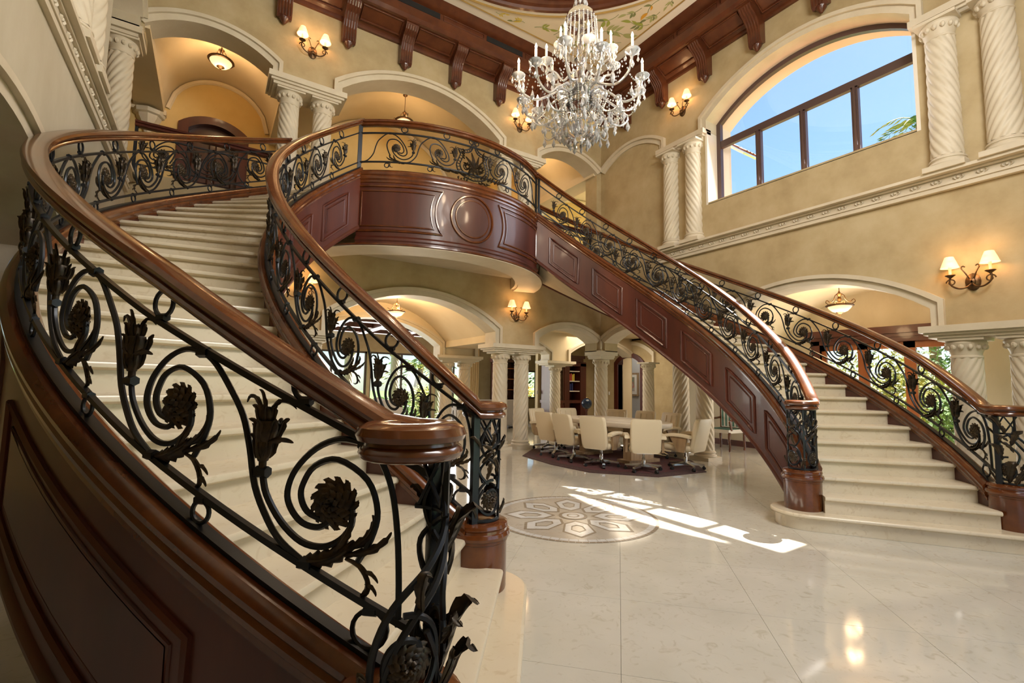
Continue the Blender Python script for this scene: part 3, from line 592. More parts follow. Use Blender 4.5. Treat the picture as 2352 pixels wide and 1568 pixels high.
def staircase(side):
    tx = 'left' if side < 0 else 'right'
    base = pos(side, AEO, (RI+RO)/2, 0)
    root = thing('curved_staircase', base, {-1: 'cream marble staircase curving up close to the camera, mahogany panelled sides',
                                            1: 'cream marble staircase curving down in front of the garden doors, mahogany panelled sides'}[side], 'staircase')
    # first step: a stadium round both newel drums
    ci, co = vol_center(RI, -1), vol_center(RO, 1); pi_ = pos(side, ci[1], ci[0], 0); po = pos(side, co[1], co[0], 0)
    dx, dy = po[0]-pi_[0], po[1]-pi_[1]; L = sqrt(dx*dx+dy*dy); ux, uy = dx/L, dy/L; a0 = atan2(uy, ux)
    def stadium(r, z):
        p = []
        for i in range(17): a = a0-pi/2+pi*i/16; p.append((po[0]+r*cos(a), po[1]+r*sin(a), z))
        for i in range(17): a = a0+pi/2+pi*i/16; p.append((pi_[0]+r*cos(a), pi_[1]+r*sin(a), z))
        return p
    m = MB(); rows = [stadium(r, z) for r, z in ((.27, .001), (.27, RH-.045), (.295, RH-.042), (.31, RH-.03), (.312, RH-.018), (.306, RH-.006), (.295, RH))]
    m.grid(rows, closed_u=True); m.fan(rows[-1]); m.build('step', 'marble_step', root, 40)
    # other steps, one mesh turned and lifted for each
    m = MB(); z = 0; rm = 3.6
    pr = [(.03/rm, -RH), (.03/rm, -.045), (.006/rm, -.043), (-.006/rm, -.032), (-.008/rm, -.016), (-.002/rm, -.004), (.012/rm, 0), (DA+.035/rm, 0), (DA+.035/rm, -RH)]
    rows = [[(r*cos(d), r*sin(d), v) for d, v in pr] for r in (RI+.034, RO-.034)]
    m.grid(rows, closed_u=True); m.fan(rows[0]); m.fan(rows[1], True); sm = m.mesh('step', 40); sm.materials.append(MATS['marble_step'])
    for k in range(2, 27):
        o = bpy.data.objects.new('step', sm); COL.objects.link(o); o.parent = root; a = AS+k*DA
        o.location = (side*SC[0]-base[0], SC[1]-base[1], k*RH); o.rotation_euler = (0, 0, side*a); o.scale = (side, 1, 1)
    for R, out, nm in ((RI, -1, 'inner_string'), (RO, 1, 'outer_string')):
        AE = ae(R); aa = lin(AE+rad(.8), a1(R), 84); m = MB()
        rows = [[pos(side, a, R+out*n, max(nose(a)+v, 0)) for n, v in STR_OUT+[(.034, -.03), (-.034, -.03), (-.034, -.86)]] for a in aa]
        m.grid(rows, closed_u=True); m.fan(rows[0]); m.fan(rows[-1], True); st = m.build(nm, 'wood', root, 30)
        loop = CAPP+[(-n, v) for n, v in CAPP[::-1]]
        m = MB(); rows = [[pos(side, a, R+out*n, nose(a)+v) for n, v in loop] for a in aa]; m.grid(rows, closed_u=True); m.fan(rows[0]); m.fan(rows[-1], True); m.build('string_cap', 'wood_rail', st, 30)
        if out < 0: pans = [(c-5.4, c+5.4) for c in (48, 31.7, 15.4, -.9, -17.2, -32.5)]+[(-46.5, -41.0)]
        else: pans = [(29, 47.5), (5.5, 24), (-18, .5), (-41.5, -23)]
        for d0, d1 in pans:
            for j, (ins, rr) in enumerate(((0, .02), (.075, .012))):
                ia = math.degrees(ins/R); a0_, a1_ = rad(d0+ia), rad(d1-ia); vt, vb = -.19-ins, -.68+ins
                if a1_-a0_ < rad(1.2): continue
                zb = lambda a: max(nose(a)+vb, .13+ins)
                lo = [(a, zb(a)) for a in lin(a0_, a1_, 8)]; hi = [(a, max(nose(a)+vt, zb(a)+.02)) for a in lin(a1_, a0_, 8)]
                m = MB(); m.tube([pos(side, a, R+out*(.036-.004*j), z) for a, z in lo+hi], rr, 6, closed=True); m.build('panel_moulding', 'wood', st, 40)
            for j in (0,):
                ia = math.degrees(.085/R); a0_, a1_ = rad(d0+ia), rad(d1-ia); m = MB()
                if a1_-a0_ > rad(1.5):
                    m.grid([[pos(side, a, R+out*.043, max(nose(a)-.595, .225)+(max(nose(a)-.275, .25)-max(nose(a)-.595, .225))*t) for t in (0, .5, 1)] for a in lin(a0_, a1_, 8)]); m.build('panel_field', 'wood', st, 40)
    aa = lin(rad(-30), A1, 60); m = MB(); m.grid([[pos(side, a, r, max(nose(a)-.835, .03)) for r in lin(RI+.03, RO-.03, 3)] for a in aa]); m.grid([[pos(side, a, r, max(nose(a)-.80, .06)) for r in lin(RO-.03, RI+.03, 3)] for a in aa]); m.build('soffit', 'plaster_light', root)
    # turned drums under the newels
    for R, out in ((RI, -1), (RO, 1)):
        AE = ae(R); c = vol_center(R, out); p = pos(side, c[1], c[0], RH); m = MB()
        m.lathe([(.176, .0), (.178, .01), (.178, .285), (.184, .29), (.184, .305), (.195, .312), (.201, .33), (.195, .348), (.183, .352), (.181, .366), (.187, .378), (.182, .395), (.16, .405), (.02, .41)], 32, p)
        m.build('newel_drum', 'wood_rail', root, 30)
    return root
# -------- iron scroll unit drawn once as curves (t = along, down the stair; v = height over the step noses)
STEM = [(-.471, .686), (-.39, .675), (-.32, .62), (-.265, .56), (-.231, .473), (-.201, .362), (-.148, .286), (-.092, .243), (0, .222)]
STEM = [(t+PER, v) for t, v in STEM]; STEM[0] = (.216, .69)
STEM_END = [(.216, .69), (.262, .672), (.305, .60), (.328, .48), (.338, .34), (.340, .22)]
OUTER = [(.216, .69), (.131, .660), (.046, .585), (-.022, .483), (-.048, .40), (-.033, .355), (.012, .335), (.07, .355), (.11, .40)]
INNER = [(.205, .33), (.245, .42), (.262, .51), (.225, .585), (.125, .592), (.045, .53), (.007, .455), (.002, .408), (.028, .378), (.083, .385)]
HOOK = [(-.144, .40), (-.125, .345), (-.065, .295), (.011, .278), (.085, .305), (.145, .362), (.178, .422), (.178, .47)]
def toothed(m, iso, tc, vc, path, w, teeth, cup=.35, k=4):
    """a beaten leaf: cupped blade with toothed edges and a rib"""
    P = smooth_path(path, k); n = len(P); rows = []
    for i, (x, y, d) in enumerate(P):
        x2, y2, _ = P[min(i+1, n-1)]; x1, y1, _ = P[max(i-1, 0)]; tx, ty = x2-x1, y2-y1; l = sqrt(tx*tx+ty*ty) or 1
        s = i/(n-1); ww = w*sin(pi*(.13+.84*s)); ph = (s*teeth) % 1; tooth = .58+.42*ph
        nx, ny = -ty/l, tx/l; rows.append([iso(tc, vc, x+nx*ww*q*(tooth if abs(q) > .4 else 1), y+ny*ww*q*(tooth if abs(q) > .4 else 1), d-cup*ww*(abs(q)*2)**2*.6) for q in (-.5, -.22, 0, .22, .5)])
    m.grid(rows)
    m.tube([iso(tc, vc, x, y, d+.002) for x, y, d in P[::2]], lambda s: .0055*(1-s)+.0012, 4)
def rosette(m, iso, tc, vc, k=1.0, back=True):
    for ring, (cnt, r0, r1, hgt, w) in enumerate(((13, .03, .082, .008, .040), (11, .022, .066, .018, .034), (9, .012, .048, .026, .028), (6, .003, .028, .034, .02))):
        for j in range(cnt):
            a = 2*pi*(j+.35*ring)/cnt
            for sg in ((1, -1) if back else (1,)):
                rows = []
                for i in range(6):
                    s = i/5; rr = (r0+(r1-r0)*s)*k; aa = a+.55*s; ww = w*k*(.5+.9*s if s < .7 else 1.13-2.2*(s-.7)); hh = hgt*k*(1-1.6*(s-.5)**2); tt = .7+.3*(i % 2)
                    rows.append([iso(tc, vc, rr*cos(aa)-ww*q*sin(aa)*(tt if q else 1), rr*sin(aa)+ww*q*cos(aa)*(tt if q else 1), sg*(hh-.007*k*abs(q)*2)) for q in (-.5, 0, .5)])
                m.grid(rows)
def bud(m, iso, tc, vc):
    m.tube([iso(tc, vc, 0, -.01, 0), iso(tc, vc, 0, .05, 0)], .0125, 7)
    for dz, rr, hh, off in ((.03, .025, .08, 0), (.085, .034, .075, .014), (.145, .022, .06, -.006)):
        rows = [[iso(tc, vc, off*s+rr*(.45+.75*sin(pi*(.1+.68*s)))*cos(2*pi*j/9)*(1+.2*(j % 2)), dz+hh*s, rr*(.45+.75*sin(pi*(.1+.68*s)))*sin(2*pi*j/9)*.8) for j in range(9)] for s in (0, .25, .5, .75, 1)]; m.grid(rows, closed_u=True)
        for j in range(6):
            a = 2*pi*j/6+dz*20; c_, s_ = cos(a), sin(a)
            toothed(m, iso, tc, vc, [(off*.3+c_*rr*.7, dz+.01, s_*rr*.7), (off*.6+c_*rr*1.15, dz+hh*.5, s_*rr*1.1), (off+c_*rr*1.35, dz+hh*.95, s_*rr*1.2), (off+c_*rr*2.0, dz+hh*1.08, s_*rr*1.5)], .034, 3, .35, 3)
    for px, w in (([(.0, .17, .005), (-.012, .205, .012), (-.035, .235, .012), (-.065, .238, .004), (-.075, .218, 0)], .022), ([(.004, .17, -.005), (.018, .205, -.01), (.05, .225, -.004), (.09, .218, 0), (.115, .20, 0)], .02), ([(0, .18, 0), (.004, .215, .012), (-.004, .25, .016), (-.02, .262, .012)], .02), ([(.02, .09, .01), (.055, .10, .014), (.085, .10, .008), (.11, .092, 0)], .026), ([(-.015, .10, -.006), (-.04, .125, -.008), (-.05, .15, 0)], .02)):
        toothed(m, iso, tc, vc, px, w, 2, .3, 4)
ACANTHUS = (([(0, .0, 0), (.05, .004, .012), (.11, .020, .02), (.165, .05, .014), (.20, .085, .004)], .085, 6, .5, 6), ([(.12, .03, .006), (.155, .075, .016), (.18, .125, .01), (.185, .17, 0)], .042, 5, .4, 5), ([(.16, .05, .004), (.21, .07, .014), (.255, .105, .012), (.27, .15, .004), (.26, .175, -.004)], .045, 5, .4, 5),
            ([(.15, .03, 0), (.21, .04, .012), (.27, .058, .012), (.315, .09, .004), (.335, .12, -.004)], .040, 5, .4, 5), ([(.17, .02, 0), (.225, .0, .01), (.255, -.045, .01), (.25, -.09, .002), (.215, -.11, -.006), (.19, -.10, -.01)], .028, 3, .4, 4), ([(.245, -.02, 0), (.275, -.028, .008), (.295, -.055, .002)], .02, 2, .4, 4), ([(.25, -.06, 0), (.28, -.075, .008), (.29, -.10, .002)], .018, 2, .4, 4))
def acanthus(m, iso, tc, vc):
    for pth, w, t, c, k in ACANTHUS: toothed(m, iso, tc, vc, pth, w, t, c, k)
    m.tube([iso(tc, vc, x, y, -.004) for x, y in ((0, 0), (.06, .004), (.13, .03), (.17, .08))], lambda s: .013-.008*s, 5)
def scroll_meshes(fn, iso, stem=None, lift=0, ring=(.172, .036), k_=1.0):
    """fn(t,v,n) maps panel coordinates; iso(tc,vc,dx,dy,dn) an undistorted patch round (tc,vc)"""
    out = {}; isk = lambda tc, vc, dx, dy, dn: iso(tc, vc, dx*k_, dy*k_, dn*k_)
    lf = lambda tc, vc, dx, dy, dn: iso(tc, vc, dx*k_*.86, dy*k_*.86, dn*k_)
    m = MB()
    for c, r in ((stem or [(t, v+lift*max(0, (t-.25)/(PER-.25))) for t, v in STEM], .0105*k_**.6), (OUTER, .0105*k_**.6), (INNER, .0105*k_**.6), (HOOK, .0105*k_**.6)): m.tube([fn(t, v, 0) for t, v in smooth_path(c, 4)], r, 6)
    for t, v in ((.216, .69), (PER, .222+lift), (-.146, .405)):
        if t < .5 or not stem: m.tube([iso(t, v, -.022, 0, 0), iso(t, v, .022, 0, 0)], .019, 6)
    out['scroll'] = m.mesh('scroll_panel', 50)
    m = MB(); rosette(m, isk, .118, .455); out['rosette'] = m.mesh('rosette', 60)
    m = MB(); bud(m, isk, -.146, .41); out['bud'] = m.mesh('bud', 60)
    m = MB(); acanthus(m, lf, .02, .226); out['leaf'] = m.mesh('leaf', 60)
    m = MB(); m.tube([iso(0, .762, .048*cos(2*pi*i/18), .048*sin(2*pi*i/18), 0) for i in range(18)], .0085, 6, closed=True)
    m.tube([iso(0, .71, -.02, 0, 0), iso(0, .71, .02, 0, 0)], .016, 6); out['ring_top'] = m.mesh('ring', 50)
    m = MB(); m.tube([iso(.252, ring[0], ring[1]*cos(2*pi*i/18), ring[1]*sin(2*pi*i/18), 0) for i in range(18)], .008, 6, closed=True)
    m.tube([iso(.252, .212, -.02, 0, 0), iso(.252, .212, .02, 0, 0)], .016, 6); out['ring_low'] = m.mesh('ring', 50)
    for k, me in out.items(): me.materials.append(MATS['iron' if k in ('scroll', 'ring_top', 'ring_low') else 'iron_leaf'])
    return out
def place_scroll(root, me, loc, rz, sx=1, rings=True):
    b = WL[root.name]; p = bpy.data.objects.new('scroll_panel', me['scroll']); COL.objects.link(p); p.parent = root
    p.location = (loc[0]-b[0], loc[1]-b[1], loc[2]-b[2]); p.rotation_euler = (0, 0, rz); p.scale = (sx, 1, 1)
    for k in ('rosette', 'bud', 'leaf'):
        o = bpy.data.objects.new(k, me[k]); COL.objects.link(o); o.parent = p
    if rings:
        for k in ('ring_top', 'ring_low'):
            o = bpy.data.objects.new('ring', me[k]); COL.objects.link(o); o.parent = root; o.location = p.location; o.rotation_euler = p.rotation_euler; o.scale = p.scale
def helix_maps(R):
    def fn(t, v, n): a = -t/RO; return ((R+n)*cos(a), (R+n)*sin(a), a*MS+v)
    def iso(tc, vc, dx, dy, dn): ac = -tc/RO; a = ac-dx/R; return ((R+dn)*cos(a), (R+dn)*sin(a), ac*MS+vc+dy)
    return fn, iso
KO = {RI: .76, RO: 1.0}
SCR = {R: scroll_meshes(*helix_maps(R), k_=KO[R]) for R in (RI, RO)}; SCE = {R: scroll_meshes(*helix_maps(R), STEM_END, 0, (.159, .055), KO[R]) for R in (RI, RO)}; SCL = {R: scroll_meshes(*helix_maps(R), None, .034, k_=KO[R]) for R in (RI, RO)}
def newel_iron(root, side, R, out):
    """half-round iron newel: bars, scrolls and leaves wrapped round the outside of the volute"""
    AE = ae(R); c = vol_center(R, out); C = (SC[0]+c[0]*cos(AE), SC[1]+c[0]*sin(AE)); z0 = RH+.405; z1 = ZL-.045; rr = .122; Hn = z1-z0
    er = (cos(AE), sin(AE)); et = (sin(AE), -cos(AE))
    def cyl(th, v, n=0):
        a, b = -out*cos(th)*(rr+n), sin(th)*(rr+n); return (side*(C[0]+er[0]*a+et[0]*b), C[1]+er[1]*a+et[1]*b, z0+v)
    def iso(tc, vc, dx, dy, dn): return cyl((tc+dx)/rr, vc+dy, dn)
    TH = rad(195); m = MB(); full = out < 0
    m.tube([cyl(TH*i/18, .01) for i in range(19)], .011, 6)
    if full:
        for th in (rad(92), TH): m.tube([cyl(th, 0), cyl(th, Hn)], .010, 4)
        m.tube([cyl(TH*i/18, Hn-.008) for i in range(19)], .011, 6); m.tube([cyl(TH*i/18, Hn-.17) for i in range(19)], .008, 5)
    else:      # outer newels: small frame at the top, then a sweeping curve down to the drum
        for v in (Hn-.008, Hn-.17): m.tube([cyl(rad(80)*i/8, v) for i in range(9)], .009, 5)
        m.tube([cyl(rad(80), Hn-.17), cyl(rad(80), Hn)], .009, 4)
        for d in (0, .07): m.tube([cyl(rad(a), v) for a, v in smooth_path([(72-d*200, Hn-.17), (85-d*300, .44), (125-d*350, .36-d*.4), (168-d*300, .27-d*.6), (192-d*250, .14-d*.4), (190-d*200, .0)], 5)], .010, 6)
    m.build('iron_newel', 'iron', root, 40)
    for k, t0 in enumerate((.10, .315)):
        m = MB(); sp = []
        for i in range(40): s = i/39; a = 8.2*s+1.4; r_s = .098*(1-.66*s); sp.append(iso(t0, .135, r_s*cos(a), r_s*sin(a)*1.2, 0))
        m.tube(sp, .0095, 6)
        for pth in ([(-.02, .23), (-.07, .29), (-.08, .37), (-.02, .43), (.05, .47), (.06, .53)], [(.07, .19), (.09, .27), (.04, .34), (-.04, .40), (-.07, .47), (-.05, .53)], [(-.095, .02), (-.085, .12), (-.05, .20)]):
            if not full and k == 1 and pth[0][1] > .1: continue
            m.tube([iso(t0, 0, t, v, 0) for t, v in smooth_path(pth, 4)], .009, 6)
        for a, b in ((-.09, 0), (0, -.09), (0, .09), (.09, 0)) if full or k == 0 else (): m.tube([iso(t0, Hn-.165, a, 0, 0), iso(t0, Hn-.165, b, .155, 0)], .007, 5)
        m.build('newel_scroll', 'iron', root, 50)
        m = MB(); rosette(m, iso, t0, .135, .78, False)
        for x, y, dg, L, w in ((-.03, .26, 75, .10, .04), (.05, .30, 110, .09, .036), (-.06, .36, 50, .085, .035), (.02, .40, 130, .085, .035), (.0, .46, 80, .075, .03), (.06, .43, 60, .07, .03), (-.07, .45, 110, .07, .03), (.09, .05, 70, .08, .03), (-.09, .03, 95, .08, .03)):
            if not full and k == 1 and y > .28: continue
            c_, s_ = cos(rad(dg)), sin(rad(dg))
            toothed(m, iso, t0, 0, [(x, y, .006), (x+c_*L*.4, y+s_*L*.4, .022), (x+c_*L*.8-s_*.01, y+s_*L*.8, .034), (x+c_*L-s_*.02, y+s_*L, .036), (x+c_*L*.95-s_*.032, y+s_*L*.9, .036)], w, 4, .4, 4)
        if not full and k == 0:
            for x, y, dg, L, w in ((.01, .02, 82, .20, .075), (.05, .0, 70, .16, .06), (-.03, .22, 95, .15, .06), (.04, .36, 75, .14, .055), (-.02, .50, 100, .12, .05), (.09, .14, 60, .12, .05)):
                c_, s_ = cos(rad(dg)), sin(rad(dg)); toothed(m, iso, t0, 0, [(x, y, .004), (x+c_*L*.35, y+s_*L*.4, .03), (x+c_*L*.7, y+s_*L*.75, .05), (x+c_*L, y+s_*L, .085), (x+c_*L*1.02, y+s_*L*.92, .105)], w, 6, .45, 5)
        m.build('newel_leaves', 'iron_leaf', root, 60)
def stair_railing(side, R, out, label):
    AE = ae(R); b = pos(side, AE, R, 0); root = thing('stair_railing', b, label, 'railing')
    path, C = rail_path(side, R, out); hr = sweep_h(path, RAILP).build('handrail', 'wood_rail', root, 40)
    m = MB(); m.lathe([(.01, -.05), (.045, -.048), (.06, -.03), (.064, .0), (.055, .026), (.03, .036), (.01, .038)], 20, (C[0], C[1], ZL)); m.build('volute_eye', 'wood_rail', hr)
    aa = lin(apost(R)+rad(.2), a1(R), 90)
    for nm, v, w, h_ in (('top_bar', .69, .011, .011), ('bottom_bar', .215, .011, .011), ('base_bar', .128, .022, .008)):
        m = MB(); sweep_h([pos(side, a, R, nose(a)+v+(ease_bar(a) if v > .15 else 0)) for a in aa], [(-w, -h_), (w, -h_), (w, h_), (-w, h_)], m); m.build(nm, 'iron', root, 30)
    for k in range(12):
        ac = rad(-46.64)+k*PER/RO
        if k == 0: ac += rad(.4) if R > 3.6 else rad(1.9)
        place_scroll(root, (SCE, SCL, SCR)[min(k, 2)][R], (side*SC[0], SC[1], nose(ac)+ease_bar(ac)), side*ac, side)
    p = pos(side, apost(R)+rad(.1), R, 0); m = MB(); m.box(p[0]-.02, p[0]+.02, p[1]-.02, p[1]+.02, RH+.38, ZL-.03); m.build('post', 'iron', root, 0)
    p = pos(side, a1(R)-.01, R, 0); m = MB(); m.box(p[0]-.016, p[0]+.016, p[1]-.016, p[1]+.016, nose(A1)+.08, nose(A1)+.85); m.build('post', 'iron', root, 0)
    newel_iron(root, side, R, out); return root
for s in (-1, 1): staircase(s)
stair_railing(-1, RO, 1, 'iron scroll railing with mahogany handrail nearest the camera, coiling round to the wall')
stair_railing(-1, RI, -1, 'iron scroll railing on the inner edge of the nearer staircase, meeting the balcony')
stair_railing(1, RI, -1, 'sunlit iron scroll railing above the panelled curve over the conference table')
stair_railing(1, RO, 1, 'iron scroll railing on the wall side of the far staircase, before the garden doors')

# ------------------------------------------------------------------ bow-fronted balcony
CB = (0, 5.304); RB = 2.678; PB = rad(39.0)
def bp(f, r, z): return (CB[0]+r*sin(f), CB[1]-r*cos(f), z)
bal = thing('balcony', (0, 2.63, 3.5), 'bow-fronted mahogany balcony with round centre panel joining the two staircases', 'balcony')
ff = lin(-PB, PB, 60)
FP = [(0, 3.62), (.012, 3.60), (.03, 3.585), (.03, 3.55), (.014, 3.53), (.014, 3.50), (-.08, 3.50), (-.08, 4.55), (0, 4.55)]
m = MB(); rows = [[bp(f, RB+n, z) for n, z in FP] for f in ff]; m.grid(rows, closed_u=True); m.fan(rows[0]); m.fan(rows[-1], True); m.build('fascia', 'wood', bal, 30)
CPP = [(0, 4.45), (.012, 4.46), (.012, 4.49), (.03, 4.51), (.036, 4.54), (.03, 4.56), (.044, 4.575), (.05, 4.605), (.04, 4.63), (.024, 4.645), (-.09, 4.645), (-.09, 4.45)]
m = MB(); rows = [[bp(f, RB+n, z) for n, z in CPP] for f in ff]; m.grid(rows, closed_u=True); m.fan(rows[0]); m.fan(rows[-1], True); m.build('fascia_cap', 'wood_rail', bal, 30)
f2 = lin(rad(-75), rad(75), 80)
m = MB(); rows = [[bp(f, r, z) for r, z in ((RB+.01, 3.5), (RB+.01, 3.46), (2.20, 3.46), (2.20, 3.74), (2.14, 3.74), (2.14, 3.5))] for f in f2]; m.grid(rows, closed_u=True); m.build('soffit_ring', 'stone', bal, 30)
m = MB(); m.tube([bp(f, RB+.012, 3.49) for f in f2], .02, 6); m.build('soffit_bead', 'wood_rail', bal)
def landing(z, pad=0): 
    ar = [bp(f, RB-.06, z) for f in lin(-PB, PB, 30)]; a = A1-.012
    rt = [pos(1, a, RI+.05, z), pos(1, a, RO-.05, z), (2.75, 4.742, z)]; return ar+rt+[(-x, y, z) for x, y, _ in rt[::-1]]
m = MB(); t_, b_ = landing(UF-.002), landing(4.2); m.grid([b_, t_], closed_u=True); m.fan(t_); m.fan(b_, True); m.build('landing_floor', 'marble_step', bal, 20)
m = MB(); b_ = landing(3.74); t_ = landing(3.80); m.grid([b_, t_], closed_u=True); m.fan(b_, True); m.fan(t_); m.build('landing_soffit', 'plaster_light', bal, 20)
def curve_on_bow(pts, n=.004, closed=True): return [bp(x/RB, RB+n, z) for x, z in pts]
def dens(pts, k=8, closed=True):
    o = []; n = len(pts)
    for i in range(n if closed else n-1):
        a, b = pts[i], pts[(i+1) % n]; o += [(a[0]+(b[0]-a[0])*j/k, a[1]+(b[1]-a[1])*j/k) for j in range(k)]
    return o
zc = 4.045
for r, w in ((.375, .02), (.30, .013)):
    m = MB(); m.tube(curve_on_bow([(r*cos(2*pi*i/40), zc+r*sin(2*pi*i/40)) for i in range(40)]), w, 6, closed=True); m.build('round_moulding', 'wood_rail', bal)
m = MB(); m.grid([[bp(.29*s*cos(a)/RB, RB+.012, zc+.29*s*sin(a)) for a in [2*pi*i/32 for i in range(32)]] for s in (1, .5, .02)], closed_u=True); m.build('round_field', 'wood', bal)
for s in (-1, 1):
    for ins, w in ((0, .02), (.075, .013)):
        R_ = .62-ins*0+ins; zt, zb = 4.40-ins, 3.70+ins
        pts = [(-sqrt(max((R_)**2-(z-zc)**2, .01)), z) for z in lin(zt, zb, 12)]; pts = dens([(-1.83+ins, zb), (-1.83+ins, zt)], 10, False)+[(-1.83+ins+(pts[0][0]+1.83-ins)*j/14, zt) for j in range(14)]+pts+[(pts[-1][0]+(-1.83+ins-pts[-1][0])*j/14, zb) for j in range(1, 14)]
        m = MB(); m.tube(curve_on_bow([(-s*x, z) for x, z in pts] if s > 0 else pts), w, 6, closed=True); m.build('panel_moulding', 'wood_rail', bal, 40)
# balcony railing
br = thing('balcony_railing', (0, 2.63, 4.645), 'iron scroll railing with leafy centre shield on the bow balcony', 'railing')
ff = lin(-PB, PB, 60)
m = sweep_h([bp(f, RB-.03, 5.43) for f in lin(-PB-rad(.8), PB+rad(.8), 60)], RAILP); m.build('handrail', 'wood_rail', br, 40)
RBB = RB-.03
for nm, z, w, h_ in (('top_bar', 5.265, .011, .011), ('bottom_bar', 4.80, .011, .011), ('base_bar', 4.655, .02, .008)):
    m = MB(); sweep_h([bp(f, RBB, z) for f in ff], [(-w, -h_), (w, -h_), (w, h_), (-w, h_)], m); m.build(nm, 'iron', br, 30)
def bow_maps(sg):
    def fn(t, v, n): f = sg*t/RBB; return ((RBB+n)*sin(f), -(RBB+n)*cos(f), v)
    def iso(tc, vc, dx, dy, dn): f = sg*(tc+dx)/RBB; return ((RBB+dn)*sin(f), -(RBB+dn)*cos(f), vc+dy)
    return fn, iso
for sg in (-1, 1):
    me = scroll_meshes(*bow_maps(sg), k_=.85)
    for u in (1.13, .47): place_scroll(br, me, (CB[0], CB[1], 4.575), sg*u/RBB)
for s in (-1, 1): p = bp(s*PB, RBB, 0); m = MB(); m.box(p[0]-.016, p[0]+.016, p[1]-.016, p[1]+.016, 4.64, 5.40); m.build('post', 'iron', br, 0)
def cpt(x, z, n=0): return bp(x/RBB, RBB+n, 4.70+z)
m = MB()
SH = [(0, .66), (-.035, .60), (-.07, .53), (-.15, .485), (-.27, .475), (-.235, .41), (-.27, .30), (-.30, .20), (-.25, .09), (-.14, .03), (0, .0)]
for s in (-1, 1):
    for sc_ in (1, .80):
        m.tube([cpt(s*x*sc_, .30+(z-.30)*sc_) for x, z in smooth_path(SH, 4)], .010, 6)
    for x, z in smooth_path(SH, 2)[1:-1]:
        m.tube([cpt(s*x*.9+.028*cos(2*pi*i/8), .30+(z-.30)*.9+.028*sin(2*pi*i/8)) for i in range(8)], .005, 4, closed=True)
    m.tube([cpt(s*(.055+.045*(1-.6*i/20)*cos(7*i/20+2.6)), .645+.045*(1-.6*i/20)*sin(7*i/20+2.6)) for i in range(21)], .009, 6)
    m.tube([cpt(s*(.12+.10*(1-.7*i/24)*cos(-8*i/24-1.2)), .20+.10*(1-.7*i/24)*sin(-8*i/24-1.2)) for i in range(25)], .009, 6)
m.build('shield_frame', 'iron', br, 50)
m = MB()
def blade(x, z, dg, L, w, n0=.0):
    rows = []
    for i in range(6):
        s = i/5; ww = w*sin(pi*(.12+.8*s))*(1+.15*sin(16*s)); cx = x+L*s*cos(rad(dg+25*s)); cz = z+L*s*sin(rad(dg+25*s)); nx, nz = -sin(rad(dg)), cos(rad(dg))
        rows.append([cpt(cx+nx*ww*q, cz+nz*ww*q, n0+.03*s*s+.02*(1-2*abs(q))) for q in (-.5, 0, .5)])
    m.grid(rows)
for dg, L, w in ((78, .25, .07), (45, .22, .06), (110, .22, .06), (20, .2, .05), (140, .2, .05), (-30, .15, .05), (-60, .14, .05), (-110, .14, .05), (-150, .15, .05), (200, .15, .05)): blade(0, .2, dg, L, w)
for s in (-1, 1):
    for k in range(9): a = 40*k; blade(s*.12+.02*cos(rad(a)), .2+.02*sin(rad(a)), a, .045, .03, .02)
    for k in range(6): blade(s*(.12+.07*k), .06+.0*k, 90-s*(70-15*(k % 2)), .09, .045)
    for k in range(4): blade(s*(.1+.05*k), .0+.02*(k % 2), -90+s*40, .07, .04)
    for k in range(4): blade(s*.16, .33+.04*k, 90-s*40, .06, .03)
m.build('shield_leaves', 'iron_leaf', br, 60)

# ------------------------------------------------------------------ straight guard rails in the upper side arches
def flat_maps():
    return (lambda t, v, n: (t, n, v)), (lambda tc, vc, dx, dy, dn: (tc+dx, dn, vc+dy))
FLAT = scroll_meshes(*flat_maps())
def guard(x0, x1, y, label, z=UF):
    g_ = thing('guard_railing', ((x0+x1)/2, y, z), label, 'railing'); zt = z+.80
    m = MB(); sweep_h([(x0, y, zt), (x1, y, zt)], [(a*1.2, b) for a, b in RAILP], m); m.build('handrail', 'wood', g_, 30)
    for nm, v in (('top_bar', .69), ('bottom_bar', .215), ('base_bar', .05)):
        m = MB(); m.box(x0, x1, y-.011, y+.011, z+v-.06, z+v-.04); m.build(nm, 'iron', g_, 0)
    n = int((x1-x0-.3)/.687)
    for i in range(n): place_scroll(g_, FLAT, (x0+.25+.687*i, y, z-.05), 0, 1, False)
    for x in (x0+.02, x1-.02): m = MB(); m.box(x-.02, x+.02, y-.02, y+.02, z, zt-.03); m.build('post', 'iron', g_, 0)
    return g_
guard(-4.62, -2.75, H+.16, 'short iron guard rail before the dark arched door upstairs')
guard(2.75, 4.55, H+.16, 'short iron guard rail in the small upper arch by the far corner')
gl = thing('guard_railing', (-H-.2, 3.6, UF), 'dark wood guard rail behind the ledge on the pale wall', 'railing')
m = MB(); m.box(-H-.26, -H-.12, 2.7, 4.66, 5.12, 5.24); m.build('handrail', 'wood_dark', gl, 0); m = MB(); m.box(-H-.22, -H-.17, 2.7, 4.66, UF, 4.62); m.build('base_rail', 'wood_dark', gl, 0)
for k in range(12): m = MB(); y = 2.75+.165*k; m.box(-H-.205, -H-.185, y-.01, y+.01, 4.62, 5.12); m.build('baluster', 'iron', gl, 0)
